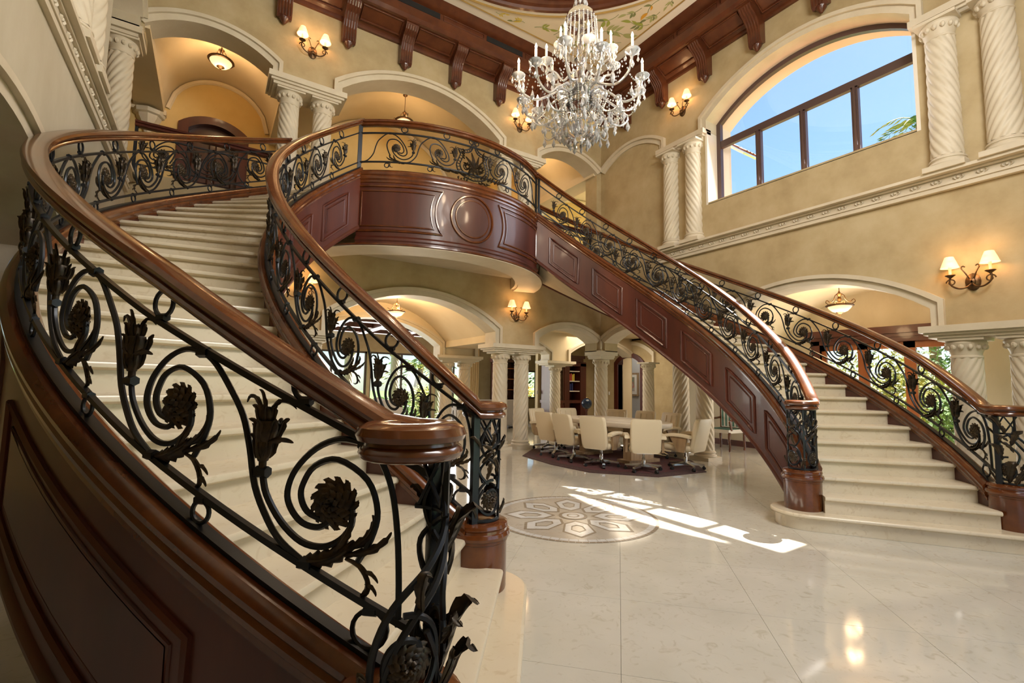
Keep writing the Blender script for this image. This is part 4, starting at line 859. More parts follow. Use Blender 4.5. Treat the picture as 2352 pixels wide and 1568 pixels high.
# ------------------------------------------------------------------ twisted columns
def column_meshes(tw):
    m = MB(); n = 72; rows = []; k = 11
    for i in range(111):
        s = i/110; z = .20+1.66*s; r0 = .168-.012*s
        rows.append([((r0+.017*abs(sin((2*pi*j/n*k+tw*s*66)/2))-.011)*cos(2*pi*j/n), (r0+.017*abs(sin((2*pi*j/n*k+tw*s*66)/2))-.011)*sin(2*pi*j/n), z) for j in range(n)])
    m.grid(rows, closed_u=True); sh = m.mesh('shaft', 60)
    m = MB(); m.box(-.215, .215, -.215, .215, 0, .07); m.lathe([(.21, .07), (.215, .09), (.205, .112), (.19, .118), (.183, .13), (.186, .142), (.196, .15), (.196, .165), (.186, .178), (.17, .185), (.165, .21)], 32); ba = m.mesh('base', 30)
    m = MB(); m.lathe([(.150, 1.85), (.165, 1.86), (.165, 1.88), (.152, 1.89), (.158, 1.92), (.18, 1.98), (.205, 2.03), (.212, 2.05), (.20, 2.07), (.20, 2.12)], 32)
    for j in range(14):
        a = 2*pi*j/14; m.ball((.186*cos(a), .186*sin(a), 2.0), .032, 6, 5, 1.3)
    m.box(-.225, .225, -.225, .225, 2.08, 2.121); ca = m.mesh('capital', 40)
    for me in (sh, ba, ca): me.materials.append(MATS['stone'])
    return sh, ba, ca
COLM = {1: column_meshes(1), -1: column_meshes(-1)}
def column(x, y, z, h, tw, label, group=None):
    c = thing('twisted_column', (x, y, z), label, 'column', group); c.scale = (1, 1, h/2.12)
    for nm, me in zip(('shaft', 'base', 'capital'), COLM[tw]): local(nm, me, None, c)
    return c
E0 = H+.19
column(-2.53, E0, UF, 2.02, 1, 'upper twisted column, left one of the pair beside the dark arched door')
column(-1.97, E0, UF, 2.02, -1, 'upper twisted column, right one of the pair between the two upper arches')
column(1.97, E0, UF, 2.02, 1, 'upper twisted column left of pair behind the balcony railing shield')
column(2.53, E0, UF, 2.02, -1, 'upper twisted column right of pair behind the balcony railing shield')
column(-4.86, 4.9, UF, 2.02, -1, 'twisted column with flared capital at the upper corner beside the pale wall')
for y, tw, lb in ((2.53, -1, 'twisted column on the window ledge, farthest from the window towards the corner'), (1.97, 1, 'sunlit twisted column just left of the big arched window'),
                  (-1.97, 1, 'twisted column just right of the big arched window'), (-2.53, -1, 'outermost twisted column at the right edge of the window ledge')): column(H-.03, y, 4.33, 2.11, tw, lb)
column(-4.70, 1.42, 4.33, 2.11, 1, 'twisted column nearest the camera on the ledge of the pale wall')
column(-4.70, 1.97, 4.33, 2.11, -1, 'second twisted column on the ledge of the pale wall')
for x, tw, lb in ((-2.53, 1, 'ground floor twisted column hidden behind the nearer staircase, outer of pair'), (-1.97, -1, 'ground floor twisted column seen through the nearer inner railing'),
                  (1.97, 1, 'ground floor twisted column below the wall lamp, left of the pair'), (2.53, -1, 'ground floor twisted column below the wall lamp, right of the pair')): column(x, E0+.02, 0, 2.12, tw, lb)
column(H+.14, H+.14, 0, 2.12, 1, 'single twisted column at the far corner behind the conference table')
for y, tw, lb in ((2.53, -1, 'twisted column under the far stair, left of the pair beside the table'), (1.97, 1, 'stout twisted column under the far stair standing nearest the striped chair'),
                  (-1.97, -1, 'twisted column at right beyond the far stair railing, next to the garden doors'), (-2.53, 1, 'twisted column cut by the right edge of the picture')): column(E0, y, 0, 2.12, tw, lb)
for x, tw, lb in ((2.0, 1, 'inner arcade column, left of pair seen between the stair newels'), (2.55, -1, 'inner arcade column, right of pair seen between the stair newels'), (5.72, 1, 'inner arcade column just left of the dark display cabinet'),
                  (-2.0, 1, 'inner arcade column behind the nearer stair, right of pair'), (-2.55, -1, 'inner arcade column behind the nearer stair, left of pair')): column(x, H+DB+.2, 0, 2.02, tw, lb)
column(7.35, 5.55, 0, 2.12, 1, 'inner column right of the far arched doorway')
for k, x in enumerate((-.9, .8, 2.5, 4.2)): column(x, 13.6, 0, 2.6, 1, '%s pale porch column from the left outside the living room windows' % ['first', 'second', 'third', 'fourth'][k], 'porch columns outside')

# ------------------------------------------------------------------ floor medallion
med = thing('floor_medallion', (0, .08, 0), 'round inlaid marble flower medallion in the floor', 'medallion'); MC = (0, .08)
def disc_ring(nm, r0, r1, z, mt, n=64, gap=None):
    m = MB()
    if gap:
        for i in range(gap):
            a0, a1 = 2*pi*i/gap, 2*pi*(i+.9)/gap; m.grid([[(MC[0]+r*cos(a), MC[1]+r*sin(a), z) for a in lin(a0, a1, 3)] for r in (r0, r1)])
    elif r0 == 0: m.fan([(MC[0]+r1*cos(2*pi*i/n), MC[1]+r1*sin(2*pi*i/n), z) for i in range(n)])
    else: m.grid([[(MC[0]+r*cos(2*pi*i/n), MC[1]+r*sin(2*pi*i/n), z) for i in range(n)] for r in (r0, r1)], closed_u=True)
    return m.build(nm, mt, med, 0)
disc_ring('field', 0, .90, .0012, 'mosaic_cream'); disc_ring('border', .865, .90, .0018, 'mosaic_taupe', gap=90); disc_ring('border', .80, .86, .0018, 'mosaic_white', gap=60)
disc_ring('hub', 0, .155, .0036, 'mosaic_white'); disc_ring('hub_ring', .12, .155, .0042, 'mosaic_taupe'); disc_ring('hub_ring', .05, .07, .0042, 'mosaic_taupe')
for k in range(8):
    a = 2*pi*k/8+.2
    def hexp(s, off): return [(off+.0, 0)][:0]+[(.17+.02*s, 0), (.30, .13*s), (.56, .15*s), (.56+.19*s, 0), (.56, -.15*s), (.30, -.13*s)]
    for s0, s1, z, mt in ((1.0, .86, .0022, 'mosaic_taupe'), (.86, .46, .0026, 'mosaic_white'), (.46, .38, .0030, 'mosaic_taupe')):
        m = MB(); rot = lambda p: (MC[0]+p[0]*cos(a)-p[1]*sin(a), MC[1]+p[0]*sin(a)+p[1]*cos(a), z)
        sc_ = lambda s: [(.46+(x-.46)*s, y*s) for x, y in ((.19, 0), (.30, .125), (.58, .165), (.76, 0), (.58, -.165), (.30, -.125))]
        m.grid([[rot(p) for p in sc_(s0)], [rot(p) for p in sc_(s1)]], closed_u=True); m.build('petal', mt, med, 0)

# ------------------------------------------------------------------ wall lamps
def sconce(side, u, z, label, z_off=0):
    fn0 = MAP[side]; fn = lambda a, d, b: fn0(u+a, -d, z+b)
    t = thing('wall_lamp', fn0(u, 0, z), label, 'lamp', None)
    m = MB(); rows = [[fn(r*.85*cos(2*pi*i/16), d, r*1.25*sin(2*pi*i/16)-.08) for i in range(16)] for r, d in ((.09, .0), (.09, .015), (.07, .03), (.04, .04), (.035, .06), (.012, .07))]; m.grid(rows, closed_u=True); m.build('backplate', 'bronze', t)
    for s in (-1, 1):
        m = MB(); pts = smooth_path([(.0, .05, -.10), (s*.05, .09, -.155), (s*.12, .11, -.16), (s*.185, .12, -.11), (s*.20, .12, -.04), (s*.185, .12, -.01)], 5); m.tube([fn(*p) for p in pts], .011, 6)
        cu = [(s*(.185+.05*(1-.6*i/16)*cos(6.5*i/16)), .12, -.075+.05*(1-.6*i/16)*sin(6.5*i/16)) for i in range(17)]; m.tube([fn(*p) for p in cu], .008, 5)
        m.tube([fn(*p) for p in smooth_path([(s*.02, .05, -.05), (s*.05, .08, .03), (s*.085, .09, .10), (s*.07, .09, .125), (s*.05, .09, .11)], 4)], .008, 5); m.build('arm', 'bronze', t)
        c = (s*.19, .12)
        m = MB(); m.grid([[fn(c[0]+r*cos(2*pi*i/12), c[1]+r*sin(2*pi*i/12), b) for i in range(12)] for r, b in ((.012, -.015), (.03, .0), (.055, .02), (.05, .026), (.02, .03))], closed_u=True); m.build('candle_cup', 'bronze', t)
        m = MB(); m.tube([fn(c[0], c[1], .025), fn(c[0], c[1], .13)], .016, 8); m.build('candle_sleeve', 'candle', t)
        m = MB(); m.grid([[fn(c[0]+r*cos(2*pi*i/16), c[1]+r*sin(2*pi*i/16), b) for i in range(16)] for r, b in ((.096, .12), (.090, .135), (.072, .19), (.05, .25), (.046, .262))], closed_u=True); m.build('lamp_shade', 'shade', t)
        l = light('lamp_glow', 'POINT', (0, 0, 0), 5.2, (1.0, .60, .28), shadow_soft_size=.10); l.parent = t; l.location = Vector(fn(c[0]*.9, .17, .19))-Vector(fn0(u, 0, z))
    return t
sconce('back', -2.23, 7.36, 'two-shade wall lamp between the two upper arches, over the twisted column pair')
sconce('back', 2.23, 7.36, 'two-shade wall lamp half hidden behind the chandelier')
sconce('right', 2.23, 7.36, 'two-shade wall lamp left of the big arched window')
sconce('right', -2.13, 2.90, 'two-shade wall lamp at the right edge, under the window ledge')
sconce('back', 2.23, 2.98, 'two-shade wall lamp below the balcony, over the ground floor column pair')
sconce('back', -2.23, 2.98, 'two-shade wall lamp glimpsed through the nearer stair railing')

# ------------------------------------------------------------------ hanging bowl lamps
def pendant(x, y, z, top, label, power=22, sc=1.0):
    t = thing('pendant_lamp', (x, y, z), label, 'lamp'); t.scale = (sc, sc, sc); top = z+(top-z)/sc; m = MB()
    m.lathe([(.02, -.17), (.08, -.165), (.16, -.13), (.22, -.07), (.255, -.01), (.24, -.01), (.2, -.06), (.1, -.13), (.01, -.15)], 28, (x, y, z)); m.build('bowl', 'alabaster', t)
    m = MB(); m.lathe([(.245, -.03), (.28, -.02), (.295, .0), (.28, .02), (.25, .02), (.24, 0), (.245, -.03)], 32, (x, y, z), False); m.build('rim', 'bronze', t)
    m = MB(); m.lathe([(.004, -.25), (.014, -.235), (.022, -.21), (.06, -.185), (.09, -.165), (.07, -.15)], 14, (x, y, z)); m.build('finial', 'bronze', t)
    m = MB(); m.lathe([(.01, .02), (.035, .05), (.02, .1), (.045, .16), (.03, .22), (.07, .28), (.03, .31), (.012, .36)], 12, (x, y, z)); m.build('stem', 'bronze', t)
    for k in range(3):
        a = 2*pi*k/3+.5; c_, s_ = cos(a), sin(a); m = MB()
        m.tube([(x+c_*r, y+s_*r, z+b) for r, b in smooth_path([(.27, .02), (.33, .06), (.30, .12), (.22, .07), (.14, .13), (.10, .24), (.03, .28)], 4)], .010, 6)
        m.tube([(x+c_*r, y+s_*r, z+b) for r, b in smooth_path([(.02, .05), (.08, .1), (.12, .08), (.1, .04)], 4)], .008, 5); m.build('scroll_arm', 'bronze', t)
    m = MB(); m.tube([(x, y, z+.34), (x, y, top)], .008, 6); m.lathe([(.01, -.06), (.06, -.03), (.07, 0)], 14, (x, y, top)); m.build('chain', 'bronze', t)
    l = light('lamp_glow', 'POINT', (0, 0, .0), power, (1.0, .66, .34), shadow_soft_size=.12); l.parent = t; l.location = (0, 0, .10)
    l = light('lamp_glow', 'POINT', (0, 0, .0), power*.5, (1.0, .66, .34), shadow_soft_size=.12); l.parent = t; l.location = (0, 0, -.36)
    return t
pendant(-3.62, 6.2, 7.44, 7.80, 'hanging bowl lamp in the upper hall above the dark arched door', 16, .76)
pendant(0, 6.2, 7.40, 8.05, 'hanging bowl lamp in the upper hall behind the balcony', 13, .76)
pendant(3.62, 6.2, 7.40, 7.80, 'hanging bowl lamp in the upper hall beside the chandelier', 16, .76)
pendant(0, 6.2, 2.98, 3.38, 'hanging bowl lamp under the balcony beyond the big lower arch', 60, .66)
pendant(6.15, 0, 2.94, 3.38, 'hanging bowl lamp above the garden doors', 30, .76)

# ------------------------------------------------------------------ crystal chandelier
ch = thing('chandelier', (0, 0, 4.1), 'large crystal chandelier with candle bulbs hanging over the hall', 'chandelier')
m = MB(); m.lathe([(.012, 4.30), (.03, 4.36), (.02, 4.44), (.05, 4.52), (.03, 4.58), (.10, 4.63), (.14, 4.70), (.12, 4.78), (.05, 4.84), (.03, 4.95), (.055, 5.03), (.03, 5.12), (.07, 5.2), (.03, 5.27), (.045, 5.5), (.02, 5.72), (.045, 5.8), (.03, 5.88), (.06, 5.98), (.04, 6.05), (.01, 6.12)], 20); m.build('stem', 'crystal_clear', ch)
m = MB(); m.tube([(0, 0, 6.1), (0, 0, 10.45)], .012, 6); m.build('chain', 'gold', ch)
m = MB(); m.lathe([(.02, 4.20), (.10, 4.22), (.16, 4.27), (.20, 4.34), (.205, 4.36), (.15, 4.30), (.05, 4.25)], 24, cap=False); m.build('bottom_bowl', 'crystal_clear', ch)
m = MB(); m.lathe([(.10, 4.60), (.20, 4.66), (.27, 4.76), (.28, 4.79), (.20, 4.72), (.1, 4.66)], 28, cap=False); m.build('centre_bowl', 'crystal_clear', ch)
m = MB(); m.lathe([(.04, 5.84), (.10, 5.82), (.165, 5.75), (.19, 5.66), (.185, 5.63)], 24, cap=False); m.build('crown_bowl', 'crystal_clear', ch)
m = MB(); rc = random.Random(4)
def beads(p0, p1, sag, r, n):
    for i in range(n+1):
        s = i/n; m.lathe([(1e-4, -r*1.2), (r, 0), (1e-4, r*1.2)], 5, (p0[0]+(p1[0]-p0[0])*s, p0[1]+(p1[1]-p0[1])*s, p0[2]+(p1[2]-p0[2])*s-sag*4*s*(1-s)), False)
for k in range(24):
    a = 2*pi*k/24; beads((.185*cos(a), .185*sin(a), 5.68), (.215*cos(a), .215*sin(a), 5.26), 0, .0125, 17)
for k in range(12):
    a = 2*pi*k/12; beads((.60*cos(a), .60*sin(a), 4.70), (.30*cos(a+.1), .30*sin(a+.1), 4.42), .05, .0115, 15); beads((.30*cos(a), .30*sin(a), 4.72), (.22*cos(a), .22*sin(a), 4.36), 0, .011, 14)
for k in range(16):
    a = 2*pi*k/16; beads((.25*cos(a), .25*sin(a), 4.74), (.2*cos(a), .2*sin(a), 4.38), -.02, .011, 13)
for k in range(12):
    a, b = 2*pi*k/12, 2*pi*(k+1)/12; beads((.70*cos(a), .70*sin(a), 4.80), (.70*cos(b), .70*sin(b), 4.80), .13, .011, 12)
    beads((.70*cos(a), .70*sin(a), 4.78), (.26*cos(a+.1), .26*sin(a+.1), 4.72), .16, .010, 14)
for k in range(8):
    a, b = 2*pi*k/8, 2*pi*(k+1)/8; beads((.40*cos(a), .40*sin(a), 5.12), (.40*cos(b), .40*sin(b), 5.12), .09, .010, 9); beads((.40*cos(a), .40*sin(a), 5.10), (.15*cos(a), .15*sin(a), 5.58), .03, .010, 15)
o = m.build('bead_strings', 'crystal', ch, 0); o['kind'] = 'stuff'
dm = MB(); dm.add([(0, 0, 0)]+[(.017*cos(a), .017*sin(a), -.055) for a in [2*pi*i/6 for i in range(6)]]+[(0, 0, -.085)], [(0, 1+i, 1+(i+1) % 6) for i in range(6)]+[(7, 1+(i+1) % 6, 1+i) for i in range(6)])
dm.add([(0, 0, .03)]+[(.008*cos(a), .008*sin(a), .015) for a in [2*pi*i/4 for i in range(4)]]+[(0, 0, 0)], [(0, 1+i, 1+(i+1) % 4) for i in range(4)]+[(5, 1+(i+1) % 4, 1+i) for i in range(4)])
drop_me = dm.mesh('crystal_drop', 0); drop_me.materials.append(MATS['crystal'])
def drop(x, y, z, s=1.0):
    o = bpy.data.objects.new('crystal_drop', drop_me); COL.objects.link(o); o.parent = ch; o.location = (x, y, z-4.1); o.scale = (s, s, s)
def arm(a, R, z0, z1, dip, n_drop, s=1):
    c_, s_ = cos(a), sin(a); m = MB()
    path = smooth_path([(.08, z0), (R*.3, z0+.06), (R*.5, z0-.02), (R*.72, z1-dip), (R*.93, z1-dip*.75), (R, z1-.02)], 5); m.tube([(c_*r, s_*r, z) for r, z in path], .014, 7); ar = m.build('arm', 'crystal_arm', ch)
    x, y = c_*R, s_*R
    m = MB(); m.lathe([(.012, -.04), (.03, -.02), (.075, .01), (.08, .022), (.04, .012), (.02, .01), (.026, .04), (.026, .055)], 14, (x, y, z1), False); m.build('candle_dish', 'crystal', ar)
    m = MB(); m.lathe([(.014, .03), (.014, .165), (.01, .17)], 8, (x, y, z1)); m.build('candle', 'candle', ar)
    m = MB(); m.lathe([(.004, .168), (.012, .18), (.014, .195), (.008, .215), (.002, .232)], 8, (x, y, z1)); m.build('flame_bulb', 'bulb', ar)
    for k in range(n_drop):
        b = 2*pi*k/n_drop+a; drop(x+.07*cos(b), y+.07*sin(b), z1-.01, .9*s)
    drop(x, y, z1-.06, 1.35*s)
for k in range(12): arm(2*pi*k/12+.13, .70+.03*(k % 2), 4.74, 4.83+.06*(k % 2), .24, 5)
for k in range(8): arm(2*pi*k/8+.3, .40, 4.95, 5.14, .12, 5, .9)
for k in range(8):
    a = 2*pi*k/8+.2; c_, s_ = cos(a), sin(a); m = MB(); m.tube([(c_*r, s_*r, z) for r, z in smooth_path([(.10, 4.68), (.22, 4.60), (.34, 4.44), (.47, 4.40), (.55, 4.47), (.52, 4.54), (.47, 4.52)], 4)], .011, 6); m.build('lower_arm', 'crystal_arm', ch); drop(c_*.55, s_*.55, 4.46, 1.6); drop(c_*.40, s_*.40, 4.39, 1.4)
for k in range(16): a = 2*pi*k/16; drop(.20*cos(a), .20*sin(a), 4.33, 1.5)
for k in range(9): a = 2*pi*k/9; drop(.11*cos(a), .11*sin(a), 4.22, 1.3)
for k in range(12): a = 2*pi*(k+.5)/12+.13; drop(.62*cos(a), .62*sin(a), 4.66, 1.5); drop(.50*cos(a), .50*sin(a), 4.56, 1.4); drop(.36*cos(a), .36*sin(a), 4.50, 1.3)
for k in range(8): a = 2*pi*k/8; drop(.07*cos(a), .07*sin(a), 5.95, 1.2)
for k in range(18): a = 2*pi*k/18; drop(.30*cos(a), .30*sin(a), 4.41, 1.5)
for k, (a, r, z, p) in enumerate(((0, .85, 5.05, 21), (1.05, .85, 5.05, 21), (2.1, .85, 5.05, 21), (3.15, .85, 5.05, 21), (4.2, .85, 5.05, 21), (5.25, .85, 5.05, 21))):
    l = light('candle_glow', 'POINT', (0, 0, 0), p, (1.0, .76, .5), shadow_soft_size=.08); l.parent = ch; l.location = (r*cos(a), r*sin(a), z-4.1)

# ------------------------------------------------------------------ conference table, chairs, rug
rg = [(1.92, 3.95), (1.80, 2.85), (1.90, 1.95), (2.62, 1.15), (3.72, 1.08), (4.55, 2.0), (4.6, 3.9), (4.0, 4.7), (2.7, 4.7)]
rug = thing('rug', (3.2, 2.8, 0), 'dark red patterned rug under the conference table', 'rug')
m = MB(); m.fan([(x, y, .012) for x, y in rg][::-1], True); m.grid([[(x, y, 0) for x, y in rg], [(x, y, .012) for x, y in rg]], closed_u=True); m.build('border', 'rug_border', rug, 0)
m = MB(); m.fan([(3.2+(x-3.2)*.86, 2.85+(y-2.85)*.86, .0135) for x, y in rg][::-1], True); m.build('field', 'rug', rug, 0)
TCx, TCy, THL, THW = 3.45, 2.95, 1.2, .68
def race(sx, z, n=40):
    p = []
    for i in range(n): a = 2*pi*i/n; p.append((TCx+(THW+sx)*(abs(cos(a))**.75)*(1 if cos(a) > 0 else -1), TCy+(THL+sx)*(abs(sin(a))**.75)*(1 if sin(a) > 0 else -1), z))
    return p
tb = thing('conference_table', (TCx, TCy, 0), 'oval cream conference table on the dark rug', 'table')
m = MB(); rows = [race(s, z) for s, z in ((-.06, .66), (-.01, .67), (0, .69), (0, .745), (-.01, .755))]; m.grid(rows, closed_u=True); m.fan(rows[-1]); m.fan(rows[0], True); m.build('table_top', 'leather_grey', tb, 40)
m = MB(); rows = [race(-.30, .756), race(-.26, .757)]; m.grid(rows, closed_u=True); m.build('inlay_band', 'wood_tan', tb, 0)
for dy in (-.62, .62):
    m = MB(); m.box(TCx-.3, TCx+.3, TCy+dy-.1, TCy+dy+.1, .06, .66); m.box(TCx-.4, TCx+.4, TCy+dy-.16, TCy+dy+.16, .0135, .07); m.build('pedestal', 'wood_tan', tb, 0)
# chair prototype: faces +y
def chair_proto():
    c = bpy.data.objects.new('conference_chair', None); COL.objects.link(c)
    def slab(prof_rows): mm = MB(); mm.grid(prof_rows, closed_u=True); mm.fan(prof_rows[0], True); mm.fan(prof_rows[-1]); return mm
    def rr(w, d, cx, cy, z, e=.04, n=4):
        p = []
        for sx, sy, a0 in ((1, 1, 0), (-1, 1, 90), (-1, -1, 180), (1, -1, 270)):
            for i in range(n): a = rad(a0+90*i/(n-1)); p.append((cx+sx*(w/2-e)+e*cos(a), cy+sy*(d/2-e)+e*sin(a), z))
        return p
    rows = [rr(.44, .06, 0, -.24-.10*((z-.42)/.6)**1.2-.0, z, .028) if 0 else rr(w, .085, 0, -.22-.13*max(0, (z-.40)/.62), z, .035) for z, w in ((.36, .40), (.38, .46), (.45, .49), (.70, .50), (.92, .50), (.98, .48), (1.0, .44))]
    local('backrest', slab(rows).mesh('backrest', 50), 'leather', c)
    rows = [rr(w, .05, 0, -.175-.13*max(0, (z-.40)/.62), z, .02) for z, w in ((.48, .34), (.50, .40), (.70, .42), (.90, .42), (.95, .38))]; mm = slab(rows)
    for k in range(2): mm.tube([(-.07+.14*k, -.146-.13*max(0, (z-.40)/.62), z) for z in lin(.5, .94, 5)], .008, 5)
    local('back_cushion', mm.mesh('back_cushion', 60), 'leather', c)
    rows = [rr(w, d, 0, .03, z, .05) for z, w, d in ((.36, .44, .44), (.38, .50, .50), (.44, .52, .52), (.475, .50, .50), (.485, .44, .44))]
    local('seat', slab(rows).mesh('seat', 50), 'leather', c)
    for s in (-1, 1):
        path = smooth_path([(s*.29, -.25, .66), (s*.29, -.1, .68), (s*.29, .08, .68), (s*.29, .20, .655), (s*.29, .235, .62)], 4); mm = sweep_h(path, [(-.04, -.03), (.04, -.03), (.045, 0), (.035, .03), (-.035, .03), (-.045, 0)])
        local('armrest', mm.mesh('armrest', 40), 'leather', c)
        mm = MB(); mm.prism([(-.14, .36), (-.02, .36), (.12, .66), (-.19, .66), (-.16, .5)], lambda u, v, d: (d, u, v), s*.29-.02, s*.29+.02); local('arm_support', mm.mesh('arm_support', 0), 'wood_tan', c)
    mm = MB(); mm.lathe([(.03, .10), (.03, .24), (.022, .25), (.022, .35)], 10); mm.box(-.13, .13, -.13, .13, .335, .365); local('gas_lift', mm.mesh('gas_lift', 40), 'chrome', c)
    for k in range(5):
        a = 2*pi*k/5+.3; mm = MB(); ca, sa = cos(a), sin(a)
        def P(r, t, z): return (ca*r-sa*t, sa*r+ca*t, z)
        mm.hexa([P(.02, -.03, .085), P(.31, -.022, .075), P(.31, .022, .075), P(.02, .03, .085)], [P(.02, -.03, .14), P(.31, -.022, .105), P(.31, .022, .105), P(.02, .03, .14)]); lg = local('base_leg', mm.mesh('base_leg', 0), 'chrome', c)
        mm = MB(); mm.tube([P(.30, -.022, .030), P(.30, .022, .030)], .03, 10); mm.tube([P(.30, 0, .05), P(.30, 0, .09)], .012, 6); local('caster', mm.mesh('caster', 40), 'black', lg)
    return c
cp = chair_proto(); note_kids(cp)
chairs = [((2.50, 3.62), 84, 'cream leather swivel chair at the left of the near row, seen almost edge on'), ((2.44, 2.98), 86, 'cream leather swivel chair second in the near row'), ((2.48, 2.30), 70, 'cream leather swivel chair third in the near row, left of the square-on chair'),
          ((2.80, 1.62), 40, 'cream leather swivel chair with its back square to the camera'), ((3.62, 1.42), -10, 'cream leather swivel chair at the right end showing its seat and armrest'),
          ((2.95, 4.50), 165, 'cream leather swivel chair behind the leftmost near chair'), ((3.62, 4.42), 190, 'cream leather swivel chair across the table before the cabinet'), ((4.22, 3.80), 240, 'cream leather swivel chair across the table below the corner column'),
          ((4.36, 3.22), 262, 'cream leather swivel chair across the table, middle of the far right three'), ((4.38, 2.62), 275, 'cream leather swivel chair across the table, farthest right')]
for i, ((x, y), dg, lb) in enumerate(chairs):   # dg: compass heading it faces (0 = +y, 90 = +x)
    o = cp if i == 0 else copy_tree(cp)
    o.location = (x, y, .0135); o.rotation_euler = (0, 0, -rad(dg)); o.scale = (1, 1, .87); tag(o, lb, 'chair', 'chairs round the conference table'); WL[o.name] = (x, y, .0135)

# ------------------------------------------------------------------ things in the rooms beyond
cab = thing('display_cabinet', (7.2, 9.25, 0), 'tall dark wood display cabinet beyond the far corner', 'cabinet')
m = MB()
for a, b in ((6.38, 6.50), (7.02, 7.24), (7.74, 8.0)): m.box(a, b, 9.0, 9.5, .1, 2.2)
m.box(6.36, 8.02, 8.98, 9.55, 0, .12); m.box(6.36, 8.02, 8.98, 9.55, .8, .9); m.box(6.42, 7.98, 9.5, 9.55, .1, 2.2); m.box(6.38, 8.0, 9.0, 9.5, 2.1, 2.25); m.build('carcass', 'wood', cab, 0)
m = MB(); m.box(6.34, 7.12, 8.95, 9.55, 2.22, 2.30); m.box(7.0, 7.85, 8.88, 9.55, 2.36, 2.46); m.box(7.06, 7.8, 8.92, 9.55, 2.25, 2.36); m.build('crown_moulding', 'wood_dark', cab, 0)
m = MB(); m.box(6.50, 7.02, 9.02, 9.06, .12, .8); m.tube([(6.56, 9.01, .2), (6.96, 9.01, .2), (6.96, 9.01, .72), (6.56, 9.01, .72)], .015, 5, closed=True); m.build('cabinet_door', 'wood', cab, 0)
m = MB(); m.box(6.50, 6.56, 9.02, 9.06, .9, 2.1); m.box(6.96, 7.02, 9.02, 9.06, .9, 2.1); m.box(6.5, 7.02, 9.02, 9.06, 2.02, 2.1); gd = m.build('glass_door', 'wood_dark', cab, 0); m = MB(); m.box(6.56, 6.96, 9.035, 9.04, .9, 2.02); m.build('pane', 'glass', gd, 0)
for z in (1.2, 1.55, 1.9):
    m = MB(); m.box(7.24, 7.74, 9.05, 9.5, z, z+.03); m.build('shelf', 'white_trim', cab, 0)
for k, (x, z, mt, h_) in enumerate(((7.34, 1.58, 'book_red', .24), (7.40, 1.58, 'book_red', .26), (7.46, 1.58, 'book_yellow', .22), (7.52, 1.58, 'book_yellow', .25), (7.36, 1.23, 'book_blue', .24), (7.45, 1.23, 'book_blue', .27))):
    m = MB(); m.box(x-.025, x+.025, 9.1, 9.32, z, z+h_); tag(m.build('book', mt, None, 0), ['red book leftmost on the cabinet shelf', 'red book second on the cabinet shelf', 'shorter yellow book on the cabinet shelf', 'taller yellow book on the cabinet shelf', 'dark blue book on the lower cabinet shelf, left', 'dark blue book on the lower cabinet shelf, right'][k], 'book', 'books in the display cabinet')
gb = thing('globe', (6.75, 7.55, 0), 'dark blue globe on a stand left of the corner column', 'globe'); m = MB(); m.ball((6.75, 7.55, .85), .17, 20, 14); m.build('sphere', 'globe_blue', gb)
m = MB(); m.lathe([(.2, 0), (.2, .03), (.04, .06), (.03, .6), (.05, .64), (.06, .68)], 14, (6.75, 7.55, 0)); m.build('stand', 'wood', gb); m = MB(); m.tube([(6.75+.19*cos(a), 7.55, .85+.19*sin(a)) for a in lin(-pi/2, pi/2, 12)], .01, 6); m.build('meridian_arm', 'gold', gb)
pic = thing('picture', (10.58, 8.0, 1.3), 'framed print on the grey wall seen through the arched doorway', 'picture'); m = MB(); m.box(10.55, 10.60, 8.9, 9.75, 1.05, 1.95); m.build('frame', 'wood_tan', pic, 0); m = MB(); m.box(10.54, 10.55, 8.97, 9.68, 1.12, 1.88); m.build('mount', 'white_trim', pic, 0); m = MB(); m.box(10.535, 10.54, 9.08, 9.57, 1.24, 1.78); m.build('print', 'print', pic, 0)
# switches
for x, y, lb in ((6.28, 9.59, 'white switch plate by the display cabinet'), (8.89, 8.75, 'white switch plate by the arched doorway')):
    m = MB(); m.box(x-.03 if y > 9 else x-.01, x+.03 if y > 9 else x, y-.01 if y > 9 else y-.035, y if y > 9 else y+.035, 1.1, 1.22); tag(m.build('light_switch', 'switch_white', None, 0), lb, 'switch')
